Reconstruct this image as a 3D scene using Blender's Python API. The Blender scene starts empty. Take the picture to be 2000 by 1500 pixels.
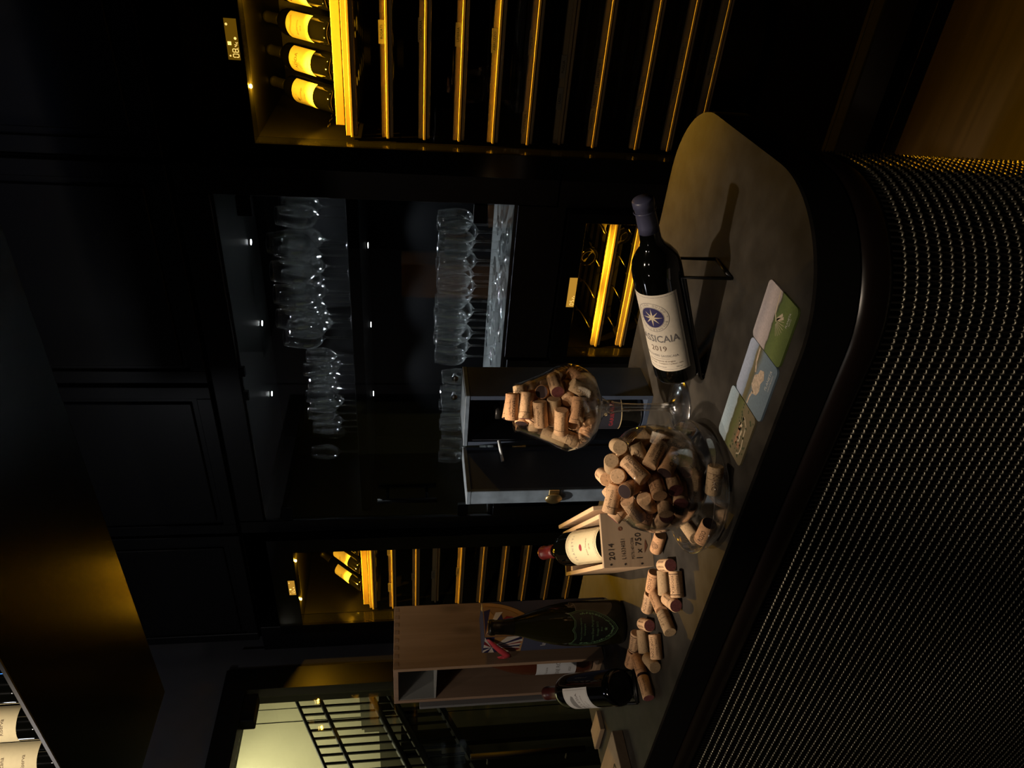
import bpy, bmesh, math, random
from mathutils import Vector, Matrix, Quaternion
random.seed(7)
PI = math.pi
SC = bpy.context.scene
COL = SC.collection

# ------------------------------------------------------------------ helpers
class MB:
    def __init__(s): s.v=[]; s.f=[]; s.m=[]; s.sm=[]
    def add(s, vs, fs, mi=0, smooth=False, M=None):
        b=len(s.v)
        for p in vs:
            p=Vector(p)
            s.v.append(M@p if M is not None else p)
        for f in fs:
            s.f.append([b+i for i in f]); s.m.append(mi); s.sm.append(smooth)
        return s
    def box(s, x0,x1,y0,y1,z0,z1, mi=0, M=None, bev=0.0):
        if x0>x1: x0,x1=x1,x0
        if y0>y1: y0,y1=y1,y0
        if z0>z1: z0,z1=z1,z0
        if bev<=0:
            vs=[(x,y,z) for z in (z0,z1) for y in (y0,y1) for x in (x0,x1)]
            fs=[(0,2,3,1),(4,5,7,6),(0,1,5,4),(2,6,7,3),(0,4,6,2),(1,3,7,5)]
            return s.add(vs,fs,mi,False,M)
        b=min(bev,(x1-x0)/2.01,(y1-y0)/2.01,(z1-z0)/2.01)
        vs=[];ix={}
        for sx in (0,1):
            for sy in (0,1):
                for sz in (0,1):
                    X=(x0,x1)[sx];Y=(y0,y1)[sy];Z=(z0,z1)[sz]
                    dx=b*(1-2*sx);dy=b*(1-2*sy);dz=b*(1-2*sz)
                    ix[sx,sy,sz,0]=len(vs);vs.append((X,Y+dy,Z+dz))
                    ix[sx,sy,sz,1]=len(vs);vs.append((X+dx,Y,Z+dz))
                    ix[sx,sy,sz,2]=len(vs);vs.append((X+dx,Y+dy,Z))
        fs=[]
        for a in range(3):
            o=[i for i in range(3) if i!=a]
            for sa in (0,1):
                q=[]
                for (p,r) in ((0,0),(1,0),(1,1),(0,1)):
                    k=[0,0,0];k[a]=sa;k[o[0]]=p;k[o[1]]=r
                    q.append(ix[k[0],k[1],k[2],a])
                fs.append(q)
        for a in range(3):
            o=[i for i in range(3) if i!=a]
            for p in (0,1):
                for r in (0,1):
                    q=[]
                    k=[0,0,0];k[o[0]]=p;k[o[1]]=r
                    k[a]=0;q0=ix[k[0],k[1],k[2],o[0]];q1=ix[k[0],k[1],k[2],o[1]]
                    k[a]=1;q2=ix[k[0],k[1],k[2],o[1]];q3=ix[k[0],k[1],k[2],o[0]]
                    fs.append([q0,q1,q2,q3])
        for sx in (0,1):
            for sy in (0,1):
                for sz in (0,1):
                    fs.append([ix[sx,sy,sz,i] for i in range(3)])
        return s.add(vs,fs,mi,False,M)
    def lathe(s, prof, N=32, mi=0, M=None, smooth=True, a0=0.0, a1=2*PI, mid=None):
        full=abs(a1-a0-2*PI)<1e-6
        K=N if full else N+1
        vs=[];fs=[];b=len(s.v)
        for r,z in prof:
            for k in range(K):
                a=a0+(a1-a0)*k/N
                vs.append((max(r,1e-5)*math.cos(a),max(r,1e-5)*math.sin(a),z))
        for i in range(len(prof)-1):
            for k in range(N):
                k2=(k+1)%K
                fs.append((i*K+k,i*K+k2,(i+1)*K+k2,(i+1)*K+k))
        n0=len(s.f)
        s.add(vs,fs,mi,smooth,M)
        if mid:
            for i in range(len(prof)-1):
                for k in range(N): s.m[n0+i*N+k]=mid[i]
        return s
    def cyl(s, r, z0, z1, N=24, mi=0, M=None, bev=0.0, mcap=None):
        mc=mi if mcap is None else mcap
        vs=[];fs=[];
        rings=[(r-bev,z0),(r,z0+bev),(r,z1-bev),(r-bev,z1)] if bev>0 else [(r,z0),(r,z1)]
        s.lathe(rings,N,mi,M,True)
        for (rr,z,fl) in ((rings[0][0],z0,True),(rings[-1][0],z1,False)):
            vs=[(rr*math.cos(2*PI*k/N),rr*math.sin(2*PI*k/N),z) for k in range(N)]
            f=list(range(N)); 
            s.add(vs,[f[::-1] if fl else f],mc,False,M)
        return s
    def tube(s, pts, r, N=8, mi=0, closed=False, M=None, caps=True):
        pts=[Vector(p) for p in pts]; n=len(pts); rings=[]
        up=None
        for i in range(n):
            a=pts[(i-1)%n] if (closed or i>0) else pts[i]
            c=pts[(i+1)%n] if (closed or i<n-1) else pts[i]
            t=(c-a).normalized()
            if up is None:
                up=t.orthogonal().normalized()
            else:
                up=(up-t*up.dot(t))
                up=up.normalized() if up.length>1e-6 else t.orthogonal().normalized()
            w=t.cross(up)
            k=1.0
            if (closed or 0<i<n-1):
                d=(pts[i]-a).normalized().dot((c-pts[i]).normalized())
                k=1.0/max(0.6,math.sqrt(max(0,(1+d)/2)))
            rr=r[i] if isinstance(r,(list,tuple)) else r
            rings.append([pts[i]+(up*math.cos(2*PI*j/N)+w*math.sin(2*PI*j/N))*rr*(k if k<1.7 else 1.0) for j in range(N)])
        vs=[p for R in rings for p in R]; fs=[]
        for i in range(n if closed else n-1):
            i2=(i+1)%n
            for j in range(N):
                j2=(j+1)%N
                fs.append((i*N+j,i*N+j2,i2*N+j2,i2*N+j))
        if caps and not closed:
            fs.append(list(range(N))[::-1]); fs.append([(n-1)*N+j for j in range(N)])
        return s.add(vs,fs,mi,True,M)
    def prism(s, poly, z0, z1, mi=0, M=None, smooth_side=False):
        n=len(poly)
        vs=[(x,y,z0) for x,y in poly]+[(x,y,z1) for x,y in poly]
        s.add(vs,[list(range(n))[::-1],[n+i for i in range(n)]],mi,False,M)
        s.add(vs,[(i,(i+1)%n,n+(i+1)%n,n+i) for i in range(n)],mi,smooth_side,M)
        return s
    def build(s, name, mats, parent=None, world=False, loc=None):
        me=bpy.data.meshes.new(name)
        off=Vector((0,0,0))
        if world and parent is not None: off=root_of(parent).location
        if loc is not None: off=Vector(loc)
        me.from_pydata([tuple(p-off) for p in s.v],[],s.f)
        if not isinstance(mats,(list,tuple)): mats=[mats]
        for m in mats: me.materials.append(m)
        me.polygons.foreach_set('material_index',s.m)
        me.polygons.foreach_set('use_smooth',s.sm)
        me.update()
        o=bpy.data.objects.new(name,me); COL.objects.link(o)
        if parent is not None: o.parent=parent
        if loc is not None: o.location=loc
        return o

def root_of(o):
    while o.parent is not None: o=o.parent
    return o
def thing(name,label,cat,loc=(0,0,0),rz=0.0,group=None,quat=None):
    o=bpy.data.objects.new(name,None); COL.objects.link(o)
    o.empty_display_size=0.05
    o.location=loc
    if quat is not None:
        o.rotation_mode='QUATERNION'; o.rotation_quaternion=quat
    else: o.rotation_euler=(0,0,rz)
    return tag(o,label,cat,group)
def tag(o,label=None,cat=None,group=None,kind=None):
    if label: o['label']=label
    if cat: o['category']=cat
    if group: o['group']=group
    if kind: o['kind']=kind
    return o
def struct(name,mb,mats,parent=None,label=None,cat=None):
    o=mb.build(name,mats,parent)
    if parent is None:
        o['kind']='structure'
        if label: o['label']=label
        if cat: o['category']=cat
    return o
def dup(root,loc=None,rz=None,label=None,group=None,quat=None):
    r=root.copy(); COL.objects.link(r)
    if loc is not None: r.location=loc
    if quat is not None:
        r.rotation_mode='QUATERNION'; r.rotation_quaternion=quat
    elif rz is not None: r.rotation_euler=(0,0,rz)
    if label: r['label']=label
    if group: r['group']=group
    for ch in list(root.children):
        c=ch.copy(); COL.objects.link(c); c.parent=r
        for g in list(ch.children):
            d=g.copy(); COL.objects.link(d); d.parent=c
    return r

_tc={}
def text2d(txt,size,align='CENTER',res=2,bold=0.0,squeeze=1.0):
    key=(txt,size,align,bold,squeeze)
    if key in _tc: return _tc[key]
    cu=bpy.data.curves.new('lettering','FONT'); cu.body=txt; cu.size=size; cu.align_x=align; cu.align_y='CENTER'
    cu.resolution_u=res; cu.offset=bold
    o=bpy.data.objects.new('lettering',cu); COL.objects.link(o)
    bpy.context.view_layer.update()
    dg=bpy.context.evaluated_depsgraph_get()
    me=bpy.data.meshes.new_from_object(o.evaluated_get(dg))
    vs=[(v.co.x*squeeze,v.co.y) for v in me.vertices]; fs=[list(p.vertices) for p in me.polygons]
    bpy.data.objects.remove(o); bpy.data.curves.remove(cu); bpy.data.meshes.remove(me)
    _tc[key]=(vs,fs); return vs,fs
def fill2d(mb,vs,fs,fn,mi):
    """flat 2-D faces laid on fn; on a cylinder they are cut into narrow strips so that they follow the curve"""
    if getattr(fn,'step',0):
        bm=bmesh.new(); bv=[bm.verts.new((x,y,0)) for x,y in vs]
        for f in fs:
            try: bm.faces.new([bv[i] for i in f])
            except ValueError: pass
        xs=[x for x,y in vs]; st=fn.step
        k=math.floor(min(xs)/st)+1
        while k*st<max(xs):
            bmesh.ops.bisect_plane(bm,geom=bm.verts[:]+bm.edges[:]+bm.faces[:],dist=1e-7,plane_co=(k*st,0,0),plane_no=(1,0,0)); k+=1
        bm.verts.index_update()
        vs=[(v.co.x,v.co.y) for v in bm.verts]; fs=[[v.index for v in f.verts] for f in bm.faces]; bm.free()
    mb.add([fn(x,y) for x,y in vs],fs,mi,False)
def poly(mb,pts,fn,mi): fill2d(mb,list(pts),[list(range(len(pts)))],fn,mi)
def put_text(mb,txt,size,fn,mi,align='CENTER',u0=0,v0=0,bold=0.0,squeeze=1.0):
    vs,fs=text2d(txt,size,align,2,bold,squeeze)
    fill2d(mb,[(u0+x,v0+y) for x,y in vs],fs,fn,mi)
def plane_fn(o,ux,uy,off=0.0003):
    o=Vector(o);ux=Vector(ux).normalized();uy=Vector(uy).normalized();n=ux.cross(uy)
    return lambda u,v:o+ux*u+uy*v+n*off
def cyl_fn(r,phi0,z0,off=0.0004):
    fn=lambda u,v:Vector(((r+off)*math.cos(phi0+u/r),(r+off)*math.sin(phi0+u/r),z0+v))
    fn.step=max(0.0018,r*0.08)
    return fn
def patch_cyl(mb,r,phi0,half,z0,z1,mi=0,N=20,off=0.00025,outline=None):
    vs=[];fs=[]
    for k in range(N+1):
        a=phi0-half+2*half*k/N
        for z in (z0,z1): vs.append(((r+off)*math.cos(a),(r+off)*math.sin(a),z))
    for k in range(N): fs.append((2*k,2*k+2,2*k+3,2*k+1))
    mb.add(vs,fs,mi,True)
def strip(mb,pts,w,fn,mi,closed=False):
    n=len(pts)
    for i in range(n if closed else n-1):
        a=Vector((*pts[i],0));b=Vector((*pts[(i+1)%n],0));d=(b-a)
        if d.length<1e-7: continue
        d.normalize();nn=Vector((-d.y,d.x,0))*w/2
        q=[a-nn,b-nn,b+nn,a+nn]
        mb.add([fn(p.x,p.y) for p in q],[(0,1,2,3)],mi,False)
def disc(mb,cx,cy,r,fn,mi,N=24,r0=0.0):
    if r0<=0:
        poly(mb,[(cx+r*math.cos(2*PI*k/N),cy+r*math.sin(2*PI*k/N)) for k in range(N)],fn,mi)
    else:
        vs=[]
        for k in range(N):
            c=math.cos(2*PI*k/N);s_=math.sin(2*PI*k/N)
            vs+= [fn(cx+r0*c,cy+r0*s_),fn(cx+r*c,cy+r*s_)]
        mb.add(vs,[(2*k,2*k+1,2*((k+1)%N)+1,2*((k+1)%N)) for k in range(N)],mi,False)
def ordinal(n):
    w=['','first','second','third','fourth','fifth','sixth','seventh','eighth','ninth','tenth','eleventh','twelfth','thirteenth','fourteenth','fifteenth','sixteenth','seventeenth','eighteenth','nineteenth','twentieth']
    return w[n] if n<len(w) else '%dth'%n

# ------------------------------------------------------------------ materials
def nmat(name):
    m=bpy.data.materials.new(name); m.use_nodes=True
    nt=m.node_tree; p=nt.nodes['Principled BSDF']
    return m,nt,p
def pmat(name,col,rough=0.5,metal=0.0,spec=None,emit=None,es=0.0,coat=0.0,trans=0.0,ior=None,noise=0.0,nscale=60,bump=0.0):
    m,nt,p=nmat(name)
    p.inputs['Base Color'].default_value=(*col,1); p.inputs['Roughness'].default_value=rough; p.inputs['Metallic'].default_value=metal
    if spec is not None: p.inputs['Specular IOR Level'].default_value=spec
    if emit: p.inputs['Emission Color'].default_value=(*emit,1); p.inputs['Emission Strength'].default_value=es
    if coat: p.inputs['Coat Weight'].default_value=coat
    if trans: p.inputs['Transmission Weight'].default_value=trans
    if ior: p.inputs['IOR'].default_value=ior
    if noise or bump:
        tc=nt.nodes.new('ShaderNodeTexCoord'); nz=nt.nodes.new('ShaderNodeTexNoise'); nz.inputs['Scale'].default_value=nscale; nz.inputs['Detail'].default_value=4
        nt.links.new(tc.outputs['Object'],nz.inputs['Vector'])
        if noise:
            rp=nt.nodes.new('ShaderNodeValToRGB')
            rp.color_ramp.elements[0].position=0.3; rp.color_ramp.elements[1].position=0.7
            rp.color_ramp.elements[0].color=(*[max(0,c*(1-noise)) for c in col],1); rp.color_ramp.elements[1].color=(*[min(1,c*(1+noise)) for c in col],1)
            nt.links.new(nz.outputs['Fac'],rp.inputs['Fac']); nt.links.new(rp.outputs['Color'],p.inputs['Base Color'])
        if bump:
            bp=nt.nodes.new('ShaderNodeBump'); bp.inputs['Strength'].default_value=bump; bp.inputs['Distance'].default_value=0.001
            nt.links.new(nz.outputs['Fac'],bp.inputs['Height']); nt.links.new(bp.outputs['Normal'],p.inputs['Normal'])
    return m
def glassmat(name,tint=(1,1,1),lo=0.03,hi=0.75,power=3.0,gcol=(1,1,1),rough=0.02):
    m=bpy.data.materials.new(name); m.use_nodes=True; nt=m.node_tree
    for n in list(nt.nodes): nt.nodes.remove(n)
    out=nt.nodes.new('ShaderNodeOutputMaterial'); mix=nt.nodes.new('ShaderNodeMixShader')
    tr=nt.nodes.new('ShaderNodeBsdfTransparent'); gl=nt.nodes.new('ShaderNodeBsdfGlossy')
    tr.inputs['Color'].default_value=(*tint,1); gl.inputs['Color'].default_value=(*gcol,1); gl.inputs['Roughness'].default_value=rough
    lw=nt.nodes.new('ShaderNodeLayerWeight'); lw.inputs['Blend'].default_value=0.5
    pw=nt.nodes.new('ShaderNodeMath'); pw.operation='POWER'; pw.inputs[1].default_value=power
    mr=nt.nodes.new('ShaderNodeMapRange'); mr.inputs['To Min'].default_value=lo; mr.inputs['To Max'].default_value=hi
    nt.links.new(lw.outputs['Facing'],pw.inputs[0]); nt.links.new(pw.outputs[0],mr.inputs['Value']); nt.links.new(mr.outputs['Result'],mix.inputs['Fac'])
    nt.links.new(tr.outputs[0],mix.inputs[1]); nt.links.new(gl.outputs[0],mix.inputs[2]); nt.links.new(mix.outputs[0],out.inputs['Surface'])
    return m
def woodmat(name,c0,c1,axis='X',scale=1.0,rough=0.55,knots=False):
    m,nt,p=nmat(name); p.inputs['Roughness'].default_value=rough
    tc=nt.nodes.new('ShaderNodeTexCoord'); mp=nt.nodes.new('ShaderNodeMapping')
    s={'X':(1.5,22,22),'Y':(22,1.5,22),'Z':(22,22,1.5)}[axis]
    mp.inputs['Scale'].default_value=tuple(k*scale for k in s)
    nz=nt.nodes.new('ShaderNodeTexNoise'); nz.inputs['Scale'].default_value=3.0; nz.inputs['Detail'].default_value=6; nz.inputs['Distortion'].default_value=0.6
    rp=nt.nodes.new('ShaderNodeValToRGB'); rp.color_ramp.elements[0].color=(*c0,1); rp.color_ramp.elements[1].color=(*c1,1)
    rp.color_ramp.elements[0].position=0.32; rp.color_ramp.elements[1].position=0.68
    nt.links.new(tc.outputs['Object'],mp.inputs['Vector']); nt.links.new(mp.outputs['Vector'],nz.inputs['Vector'])
    nt.links.new(nz.outputs['Fac'],rp.inputs['Fac'])
    last=rp.outputs['Color']
    if knots:
        mp2=nt.nodes.new('ShaderNodeMapping'); mp2.inputs['Scale'].default_value={'X':(4,11,11),'Y':(11,4,11),'Z':(11,11,4)}[axis]
        vo=nt.nodes.new('ShaderNodeTexVoronoi'); vo.inputs['Scale'].default_value=1.0
        r2=nt.nodes.new('ShaderNodeValToRGB'); r2.color_ramp.elements[0].position=0.05; r2.color_ramp.elements[0].color=(1,1,1,1); r2.color_ramp.elements[1].position=0.22; r2.color_ramp.elements[1].color=(0,0,0,1)
        mx=nt.nodes.new('ShaderNodeMixRGB'); mx.inputs['Color2'].default_value=(*[k*0.35 for k in c0],1)
        nt.links.new(tc.outputs['Object'],mp2.inputs['Vector']); nt.links.new(mp2.outputs['Vector'],vo.inputs['Vector'])
        nt.links.new(vo.outputs['Distance'],r2.inputs['Fac']); nt.links.new(r2.outputs['Color'],mx.inputs['Fac']); nt.links.new(last,mx.inputs['Color1'])
        last=mx.outputs['Color']
    nt.links.new(last,p.inputs['Base Color'])
    return m
def corkmat(name,c):
    m,nt,p=nmat(name); p.inputs['Roughness'].default_value=0.85; p.inputs['Specular IOR Level'].default_value=0.2
    tc=nt.nodes.new('ShaderNodeTexCoord'); oi=nt.nodes.new('ShaderNodeObjectInfo')
    ad=nt.nodes.new('ShaderNodeVectorMath'); ad.operation='ADD'
    cmb=nt.nodes.new('ShaderNodeMath'); cmb.operation='MULTIPLY'; cmb.inputs[1].default_value=7.0
    nt.links.new(oi.outputs['Random'],cmb.inputs[0]); nt.links.new(tc.outputs['Object'],ad.inputs[0]); nt.links.new(cmb.outputs[0],ad.inputs[1])
    nz=nt.nodes.new('ShaderNodeTexNoise'); nz.inputs['Scale'].default_value=330; nz.inputs['Detail'].default_value=5; nz.inputs['Roughness'].default_value=0.65
    nt.links.new(ad.outputs[0],nz.inputs['Vector'])
    rp=nt.nodes.new('ShaderNodeValToRGB'); e=rp.color_ramp.elements
    e[0].position=0.30; e[0].color=(*[k*0.35 for k in c],1); e[1].position=0.44; e[1].color=(*c,1)
    x=e.new(0.75); x.color=(*[min(1,k*1.15) for k in c],1)
    nt.links.new(nz.outputs['Fac'],rp.inputs['Fac'])
    hs=nt.nodes.new('ShaderNodeHueSaturation')
    mr=nt.nodes.new('ShaderNodeMapRange'); mr.inputs['To Min'].default_value=0.72; mr.inputs['To Max'].default_value=1.15
    nt.links.new(oi.outputs['Random'],mr.inputs['Value']); nt.links.new(mr.outputs['Result'],hs.inputs['Value']); nt.links.new(rp.outputs['Color'],hs.inputs['Color'])
    nt.links.new(hs.outputs['Color'],p.inputs['Base Color'])
    bp=nt.nodes.new('ShaderNodeBump'); bp.inputs['Strength'].default_value=0.4; bp.inputs['Distance'].default_value=0.0006
    nt.links.new(nz.outputs['Fac'],bp.inputs['Height']); nt.links.new(bp.outputs['Normal'],p.inputs['Normal'])
    return m
def emat(name,col,st):
    m=bpy.data.materials.new(name); m.use_nodes=True; nt=m.node_tree
    for n in list(nt.nodes): nt.nodes.remove(n)
    out=nt.nodes.new('ShaderNodeOutputMaterial'); em=nt.nodes.new('ShaderNodeEmission')
    em.inputs['Color'].default_value=(*col,1); em.inputs['Strength'].default_value=st
    nt.links.new(em.outputs[0],out.inputs['Surface']); return m

BLACK=pmat('black_lacquer',(0.010,0.010,0.011),0.42)
BLACKM=pmat('black_matt',(0.006,0.006,0.006),0.65,spec=0.25)
INNER=pmat('fridge_liner',(0.0025,0.0023,0.002),0.42,spec=0.25)
BACKP=pmat('black_back_panel',(0.0008,0.0008,0.001),0.6,spec=0.03)
CABF=pmat('grey_cabinet_liner',(0.095,0.098,0.10),0.28,metal=0.4,noise=0.12,nscale=8)
GREYW=pmat('grey_plaster',(0.16,0.16,0.175),0.8,noise=0.06,nscale=12)
STONE=pmat('counter_stone',(0.026,0.023,0.019),0.60,spec=0.22,noise=0.38,nscale=26,bump=0.05)
RUBB=pmat('black_counter_edge',(0.004,0.004,0.004),0.7,spec=0.15)
MOULD=pmat('dark_bronze_moulding',(0.010,0.006,0.005),0.3)
WIREM=pmat('woven_black_wire',(0.48,0.45,0.35),0.40,metal=0.9)
WIREC=pmat('dull_black_rod',(0.03,0.028,0.024),0.45,metal=0.5)
BLKW=pmat('black_painted_wire',(0.006,0.006,0.006),0.35)
FLOORM=woodmat('dark_oak_floor',(0.018,0.011,0.006),(0.030,0.019,0.010),'X',0.6,0.5)
GLASS=glassmat('clear_glass',(0.98,0.975,0.965),0.085,0.92,2.0,rough=0.06)
SOLIDG=glassmat('solid_glass_stem',(0.95,0.95,0.94),0.16,0.95,1.3,rough=0.16)
CRYST=glassmat('crystal_glass',(0.985,0.99,0.99),0.075,0.90,2.3,rough=0.07)
PANE=glassmat('cabinet_door_glass',(0.93,0.95,0.94),0.055,0.6,4.0)
FPANE=glassmat('fridge_door_glass',(0.95,0.93,0.89),0.010,0.5,5.0)
STEEL=pmat('brushed_steel',(0.45,0.45,0.46),0.3,metal=1.0)
BRASS=pmat('aged_brass',(0.50,0.40,0.20),0.32,metal=1.0)
SHELFW=woodmat('beech_shelf_front',(0.46,0.36,0.22),(0.54,0.44,0.28),'X',1.0,0.45)
BOARDW=woodmat('beech_display_board',(0.36,0.26,0.15),(0.42,0.31,0.18),'X',1.0,0.5)
DSLAT=pmat('shaded_shelf_slat',(0.008,0.007,0.006),0.6)  # near-black: the unlit fridge interior put into the slat colour
TAGM=pmat('paper_tag',(0.40,0.37,0.30),0.7)
INK=pmat('black_ink',(0.012,0.010,0.010),0.7)
INKB=pmat('brown_ink',(0.09,0.045,0.025),0.8)
INKG=pmat('grey_ink',(0.16,0.15,0.15),0.7)
BGLASS=pmat('dark_bottle_glass',(0.0016,0.0017,0.0012),0.05,spec=0.6)
GGLASS=pmat('green_champagne_glass',(0.013,0.012,0.003),0.07,spec=0.6)
RGLASS=pmat('rose_wine_bottle_glass',(0.075,0.022,0.010),0.07,spec=0.6)
CAPB=pmat('navy_capsule',(0.055,0.058,0.105),0.38,noise=0.06,nscale=20)
CAPR=pmat('burgundy_capsule',(0.19,0.022,0.020),0.38)
CAPD=pmat('dark_red_capsule',(0.06,0.012,0.010),0.35)
CAPK=pmat('black_capsule',(0.010,0.010,0.010),0.35)
PAPER=pmat('cream_label_paper',(0.66,0.60,0.50),0.75,noise=0.04,nscale=160)
PAPERW=pmat('white_label_paper',(0.66,0.66,0.66),0.75)
PAPERY=pmat('ivory_label_paper',(0.66,0.56,0.34),0.75,noise=0.03,nscale=120)
PAPERN=pmat('navy_label_paper',(0.012,0.013,0.022),0.6)
NAVYI=pmat('deep_blue_print',(0.030,0.026,0.105),0.6)
GOLDI=pmat('gold_print',(0.50,0.40,0.22),0.5)
REDI=pmat('red_print',(0.28,0.02,0.03),0.6)
GRNI=pmat('green_print',(0.10,0.20,0.10),0.6)
DKLAB=pmat('dark_shield_label',(0.004,0.006,0.004),0.5)
CORKS=[corkmat('cork_tan',(0.56,0.315,0.165)),corkmat('cork_light',(0.62,0.395,0.225)),corkmat('cork_grey_agglomerate',(0.46,0.32,0.185))]
STAIN=pmat('wine_stained_cork',(0.16,0.045,0.045),0.85,noise=0.25,nscale=300)
DSTAIN=pmat('dark_wine_stained_cork',(0.022,0.006,0.007),0.8)
PINE=woodmat('pine_upright',(0.25,0.165,0.105),(0.33,0.225,0.15),'Z',0.7,0.6,True)
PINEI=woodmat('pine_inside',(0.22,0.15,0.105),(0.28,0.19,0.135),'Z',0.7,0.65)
GREYC=pmat('grey_card_liner',(0.22,0.23,0.23),0.8)
CRATE=woodmat('spruce_crate',(0.56,0.37,0.22),(0.68,0.48,0.30),'Y',0.8,0.6)
CRATEF=woodmat('shaded_spruce',(0.30,0.215,0.14),(0.38,0.28,0.185),'X',0.8,0.6)  # darker spruce: shade on the crate end put into the colour
BLUEW=pmat('navy_painted_wood',(0.035,0.050,0.085),0.38,noise=0.15,nscale=14)
BLUEL=pmat('lit_blue_edge',(0.085,0.120,0.170),0.5,noise=0.25,nscale=40)  # paler copy of the navy; light on the top faces put into the colour
BLUED=pmat('midnight_blue_lining',(0.018,0.024,0.040),0.6)
CARDN=pmat('navy_gift_card',(0.050,0.058,0.105),0.5)
WHITEP=pmat('white_print',(0.80,0.76,0.70),0.6)
OCHRE=pmat('ochre_print',(0.50,0.28,0.09),0.6)
RIBBON=pmat('red_ribbon',(0.42,0.035,0.05),0.5)
STAIRW=pmat('pale_stairwell_wall',(0.62,0.58,0.40),0.85,noise=0.05,nscale=3)
RAILM=pmat('dark_railing_steel',(0.010,0.010,0.008),0.5)
STEPM=pmat('dark_stair_stone',(0.06,0.055,0.035),0.6)
AMBER=(1.0,0.50,0.018)
LEDA=emat('amber_led',(1.0,0.72,0.22),30.0)
LEDW=emat('white_led',(0.95,0.98,1.0),14.0)
LCD=emat('amber_lcd_backlight',(0.55,0.27,0.012),0.20)
LCDD=emat('amber_lcd_digits',(1.0,0.62,0.16),1.6)
LCD2=emat('bright_amber_lcd_backlight',(0.85,0.42,0.05),0.55)
BLUET=emat('blue_led',(0.1,0.35,1.0),3.0)
# ------------------------------------------------------------------ setting
D=2.17          # plane of the cabinet fronts
CT=1.05         # counter top height
struct('floor',MB().box(-5.2,2.2,-2.4,3.6,-0.05,0),FLOORM)
struct('ceiling',MB().box(-5.2,2.2,-2.4,3.6,2.86,2.92),BLACKM)
struct('wall_back',MB().box(-3.2,1.2,2.80,2.88,0,2.86),BLACKM)
struct('wall_right',MB().box(1.2,1.28,-2.4,2.88,0,2.86),BLACKM)
# left wall: plaster with the opening of the glass door
w=MB()
xl=-3.126
w.box(xl-0.12,xl,2.05,2.80,0,2.86)
w.box(xl-0.12,xl,0.10,2.05,2.375,2.86)
w.box(xl-0.12,xl,-2.4,0.10,0,2.86)
struct('wall_left',w,GREYW)
# recessed panels along the ceiling over the door corner
struct('trim_1',MB().box(xl-0.02,xl+0.010,2.02,2.165,0,2.33,0),GREYW)
# stairwell beyond the glass door
w=MB(); w.box(-5.12,-5.0,-1.5,3.55,0,2.86); 
struct('wall_stairwell',w,STAIRW)
w=MB(); 
for (a,b) in ((2.962,2.966),(2.86,2.866)):
    w.box(-5.002,-4.998,a,b,0.2,2.86)
w.box(-5.002,-4.998,0.5,3.3,2.748,2.753)
struct('trim_2',w,RAILM)
struct('wall_stairwell_end',MB().box(-5.1,xl-0.12,3.45,3.55,0,2.86),STAIRW)
struct('wall_stairwell_front',MB().box(-5.1,xl-0.12,-1.5,-1.42,0,2.86),STAIRW)

# glass door in the left wall
d=thing('door_1','black framed glass door to the stairwell with a long bar handle','door',(xl,1.5,0)); d['kind']='structure'
m=MB(); m.box(xl-0.10,xl+0.02,1.945,2.05,0,2.375); m.box(xl-0.10,xl+0.02,0.10,1.945,2.275,2.375); m.box(xl-0.10,xl+0.02,0.10,0.18,0,2.275)
m.build('door_frame',BLACK,d,True)
m=MB(); m.box(xl-0.035,xl-0.025,0.185,1.935,0.01,2.268); m.build('door_pane',glassmat('stair_door_glass',(0.90,0.92,0.86),0.03,0.5,4.0),d,True)
m=MB(); m.box(xl-0.06,xl+0.012,1.80,1.932,2.215,2.285,bev=0.004); m.build('door_hinge',BLACKM,d,True)
m=MB(); m.tube([(xl+0.045,1.552,0.765),(xl+0.045,1.552,1.27)],0.013,12)
for z in (0.84,1.19): m.tube([(xl-0.02,1.552,z),(xl+0.045,1.552,z)],0.008,8)
m.build('door_handle',BLACKM,d,True)
# stair railing and stair
SL=0.505
def zr(y,z0): return z0+SL*(y-2.576)
r=thing('stair_railing','black stair railing of thin bars seen sloping behind the glass door','railing',(-4.2,2.2,0))
m=MB()
for z0,rr in ((2.238,0.010),(2.097,0.013),(1.787,0.020),(1.668,0.024)):
    m.tube([(-4.2,3.3,zr(3.3,z0)),(-4.2,0.6,zr(0.6,z0))],rr,8)
m.build('rail',RAILM,r,True)
y=3.25
while y>1.35:
    m=MB(); m.box(-4.206,-4.194,y-0.006,y+0.006,zr(y,1.418),zr(y,2.238)); m.build('baluster',RAILM,r,True)
    y-=0.0505
m=MB()
vs=[];
for yy in (3.3,0.6):
    for z0 in (1.395,1.43):
        for x in (-4.23,-4.17): vs.append((x,yy,zr(yy,z0)))
m.add(vs,[(0,1,3,2),(4,6,7,5),(0,4,5,1),(2,3,7,6),(0,2,6,4),(1,5,7,3)]); m.build('lower_rail',RAILM,r,True)
# flight of steps under the railing
s=MB()
yy=3.3
while yy>0.7:
    zt=zr(yy,1.66)-0.02
    s.box(-4.95,-4.26,yy-0.28,yy,zt-0.10,zt); s.box(-4.95,-4.26,yy-0.30,yy-0.262,zt-0.24,zt-0.02)
    yy-=0.28
for yy in (2.60,2.40,2.08,1.80):
    s.box(-4.90,-4.84,yy-0.05,yy+0.05,0.0,zr(yy,1.50))
struct('staircase',s,STEPM,None,'dark stone flight of stairs behind the railing','staircase')

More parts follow.
